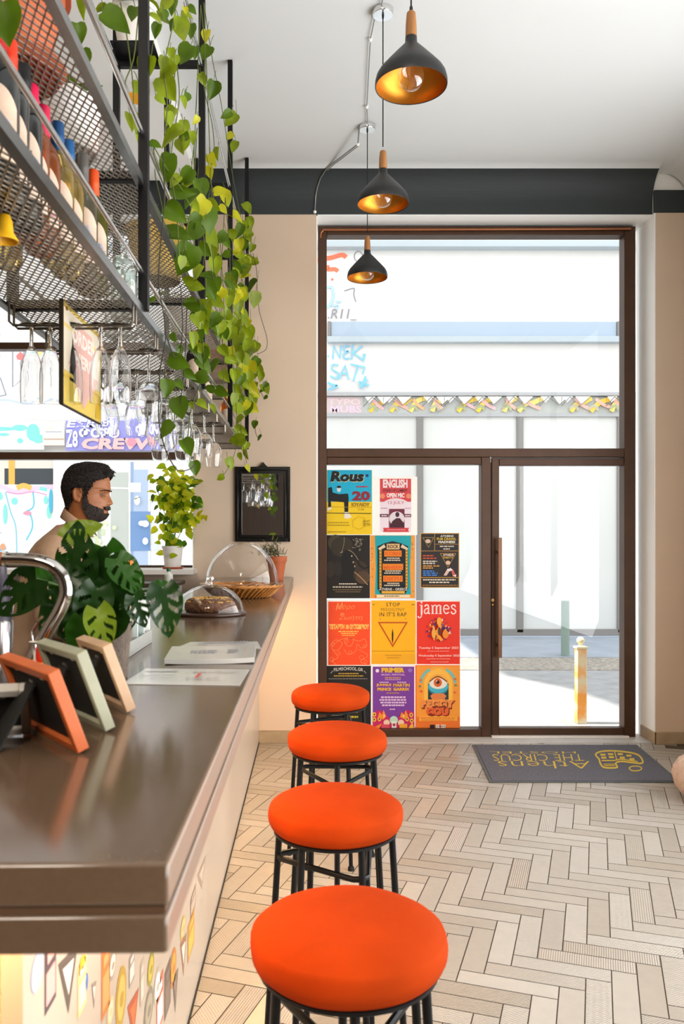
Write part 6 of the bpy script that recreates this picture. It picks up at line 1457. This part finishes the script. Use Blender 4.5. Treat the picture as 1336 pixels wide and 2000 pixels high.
def p_gou(A):
    A.rect(813, 1301, 898, 1421, 'f0802c').rect(814, 1301, 898, 1400, 'f6a63a')
    A.disc(856, 1340, 29, 38, 'f9c850', 28, 0, 180).rect(827, 1339, 885, 1368, 'f9c850').line([(827, 1366), (827, 1330), (838, 1310), (856, 1303), (874, 1310), (885, 1330), (885, 1366)], 3, 'f4b13e')
    for sx, sg in ((830, 1), (881, -1)): A.curve([(sx-sg*8, 1334), (sx-sg*5, 1322), (sx+sg*3, 1312), (sx+sg*10, 1308)], 5.5, '7cc6c0')
    A.disc(856, 1340, 21, 24, 'f7b648').rect(836, 1335, 876, 1366, '233a44').disc(856, 1342, 20, 16, '2f7f9a').disc(856, 1340, 19.5, 14, '4cbfd6').disc(856, 1335, 17, 10.5, 'fbeee0').disc(855, 1333, 8, 8.5, 'd8682a').disc(855, 1332, 3.4, 3.6, '2a1612').disc(853, 1330, 1.2, 1.2, 'ffffff').curve([(839, 1331), (855, 1321), (873, 1331)], 2, '6a3a2a')
    A.poly([(840, 1359), (846, 1354), (866, 1354), (872, 1359), (868, 1366), (844, 1366)], 'ef8a4a')
    A.text('PEGGY', 824, 1368, 890, 1385, '8a3318', .1).text('PEGGY', 822, 1366, 888, 1382, 'f79a4c', .08).text('GOU', 834, 1383, 878, 1399, '8a2c14', .1).text('GOU', 832, 1381, 876, 1397, 'ef6a32', .08)
    A.rect(818, 1399, 893, 1408, 'f6b23e').dashes(822, 1401, 889, 2, 'e07c2a', 10, 3).dashes(824, 1405, 887, 1.6, 'e07c2a', 10, 4).rect(840, 1415, 849, 1421, '241c18').rect(851, 1415, 858, 1421, 'f3eee6').rect(861, 1415, 870, 1421, 'efe6da').dashes(852, 1417, 870, 1.6, '6a6058', 4, 5)
    for x, y, c in ((820, 1340, '4f9a5a'), (890, 1338, '4f9a5a'), (823, 1350, 'e0643a'), (888, 1352, 'e0643a'), (822, 1328, 'e0643a'), (889, 1326, 'e0643a')): A.disc(x, y, 2.2, 2.2, c, 12)
poster('yellow and blue poster headed Rous with a seated figure, top left on the glass', 638, 918, 727, 1044, 'f2d21c', p_rous)
poster('white bordered red poster reading English stand up comedy open mic', 731, 931, 815, 1045, 'f7f4ef', p_english)
poster('dark brown poster with a figure and faint lettering, below the yellow and blue one', 636, 1045, 722.5, 1168.5, '1f1813', p_dark)
poster('orange and turquoise festival line-up poster with a marquee shaped panel', 723, 1045.5, 810.5, 1168.5, 'f0a63a', p_fest)
poster('black pub crawl poster with gold triangles, alone on the right', 821, 1041, 897, 1148, 'd2a24a', p_pub)
poster('red-orange poster with white border and looping line drawing', 636, 1172, 724.5, 1300, 'f6efe8', p_orange)
poster('yellow poster reading STOP with a red outlined triangle', 724.8, 1171.5, 812.3, 1298.5, 'f6efe8', p_stop)
poster('red poster headed james in white lower case letters', 812.6, 1172.5, 899, 1298.5, 'f4e6df', p_james)
poster('black film school poster half hidden behind the farthest stool', 636, 1300.3, 724.5, 1428, '1d1b1b', p_film)
poster('purple music festival poster with yellow heading', 725, 1298.8, 810.5, 1425, 'efe6e6', p_primer)
poster('orange poster with a big eye and PEGGY GOU lettering', 811, 1299, 898.5, 1423, 'f0802c', p_gou)

# ------------------------------------------------------------------ door mat
def floor_pt(px, py): Y = EYE*F/(py-VY); return Vector(((px-VX)*Y/F, Y, 0))
c00, c10, c11, c01 = floor_pt(922, 1456), floor_pt(1244, 1456), floor_pt(1330, 1529), floor_pt(956, 1529)
t = thing('door_mat', 'dark grey door mat with yellow lettering and emblem in front of the door', 'door mat', ((c00.x+c11.x)/2, (c00.y+c11.y)/2, 0))
g = G(); z = .0005
g.add([(p.x, p.y, z) for p in (c00, c10, c11, c01)]+[(p.x, p.y, .006) for p in (c00, c10, c11, c01)], [(0, 1, 2, 3), (7, 6, 5, 4), (0, 4, 5, 1), (1, 5, 6, 2), (2, 6, 7, 3), (3, 7, 4, 0)])
g.build('rubber_edge', mat('mat_rubber', (.30, .31, .32), .6), t, bevel=.001)
cc = (c00+c10+c11+c01)/4; ins = lambda p: cc+(p-cc)*.965
q = [ins(p) for p in (c00, c10, c11, c01)]
g = G(); g.add([(p.x, p.y, .006) for p in q]+[(p.x, p.y, .0095) for p in q], [(7, 6, 5, 4), (0, 4, 5, 1), (1, 5, 6, 2), (2, 6, 7, 3), (3, 7, 4, 0)])
pile = g.build('pile', mat('grey_pile', (.36, .355, .385), .95, noise=.35, nscale=120, bump=.5, bscale=260), t)
def mfn(x, y, l):
    p = floor_pt(x, y); return (p.x, p.y, .0097+l*.00015)
A = Art(mfn, 'mat_print', .9); ye = 'c9a93e'
# as seen from the door the words stand upright, so here they are upside down
def up(t_, x0, y0, x1, y1, b=.03):
    v, f = glyphs(t_, b, 0, 1.0); a = min(p[0] for p in v); b_ = max(p[0] for p in v); lo = min(p[1] for p in v); hi = max(p[1] for p in v)
    def P(u, q_):      # u along the reading direction, q_ up the letters; letters run right to left in the picture
        yy = y0+(y1-y0)*q_; sl = (yy-1492)*.28; return (x1-(x1-x0)*u+sl, yy)
    A.faces([P((x-a)/(b_-a), (y-lo)/(hi-lo)) for x, y in v], f, ye)
up('HOSTEL', 962, 1470.5, 1130, 1474.5, -.01)
up('THE CIRCUS', 965, 1476, 1142, 1489, -.012); up('Athens', 972, 1489.5, 1152, 1504, -.015)
def sl(P_): return [(x+(y-1492)*.28, y) for x, y in P_]
A.build('lettering', pile); A = Art(mfn, 'mat_print', .9)
A.curve(sl([(1172, 1486), (1168, 1476), (1184, 1470), (1215, 1470), (1248, 1476), (1256, 1488), (1250, 1494), (1215, 1490), (1202, 1494), (1202, 1502), (1178, 1502), (1172, 1494)]), 3.2, ye, True)
for x, y in ((1182, 1477), (1197, 1476), (1182, 1483), (1197, 1482), (1216, 1476), (1232, 1479), (1218, 1483), (1236, 1486)): A.poly(sl([(x-5, y-2), (x+5, y-2), (x+5, y+2), (x-5, y+2)]), ye)
A.line(sl([(1206, 1471), (1206, 1489)]), 2, ye).line(sl([(1176, 1489), (1200, 1489), (1214, 1486), (1246, 1491)]), 2.4, ye)
for y in (1496, 1499): A.line(sl([(1178, y), (1199, y)]), 1.6, ye)
A.build('emblem', pile); A = Art(mfn, 'mat_print', .9)
A.curve(sl([(1226, 1503), (1234, 1499.5), (1246, 1500), (1250, 1504), (1243, 1508), (1230, 1508)]), 2.2, ye, True)
A.build('emblem', pile)
# woven pouf at the right edge
t = Vector((2.205, 4.56, 0)); g = G(); pr = [(0, .0), (.11, .004), (.165, .03), (.195, .075), (.205, .12), (.198, .165), (.175, .205), (.13, .235), (.06, .25), (0, .252)]
g.lathe(pr, t, 60, wob=lambda j, z: 1+.022*math.sin(2*PI*j*15/60)*math.sin(z*170))
tag(g.build('woven_pouf', mat('pale_woven', (.82, .72, .66), .85, noise=.15, nscale=30, bump=.5, bscale=60), smooth=80), 'pale woven pouf just showing at the right edge of the floor', 'pouf')
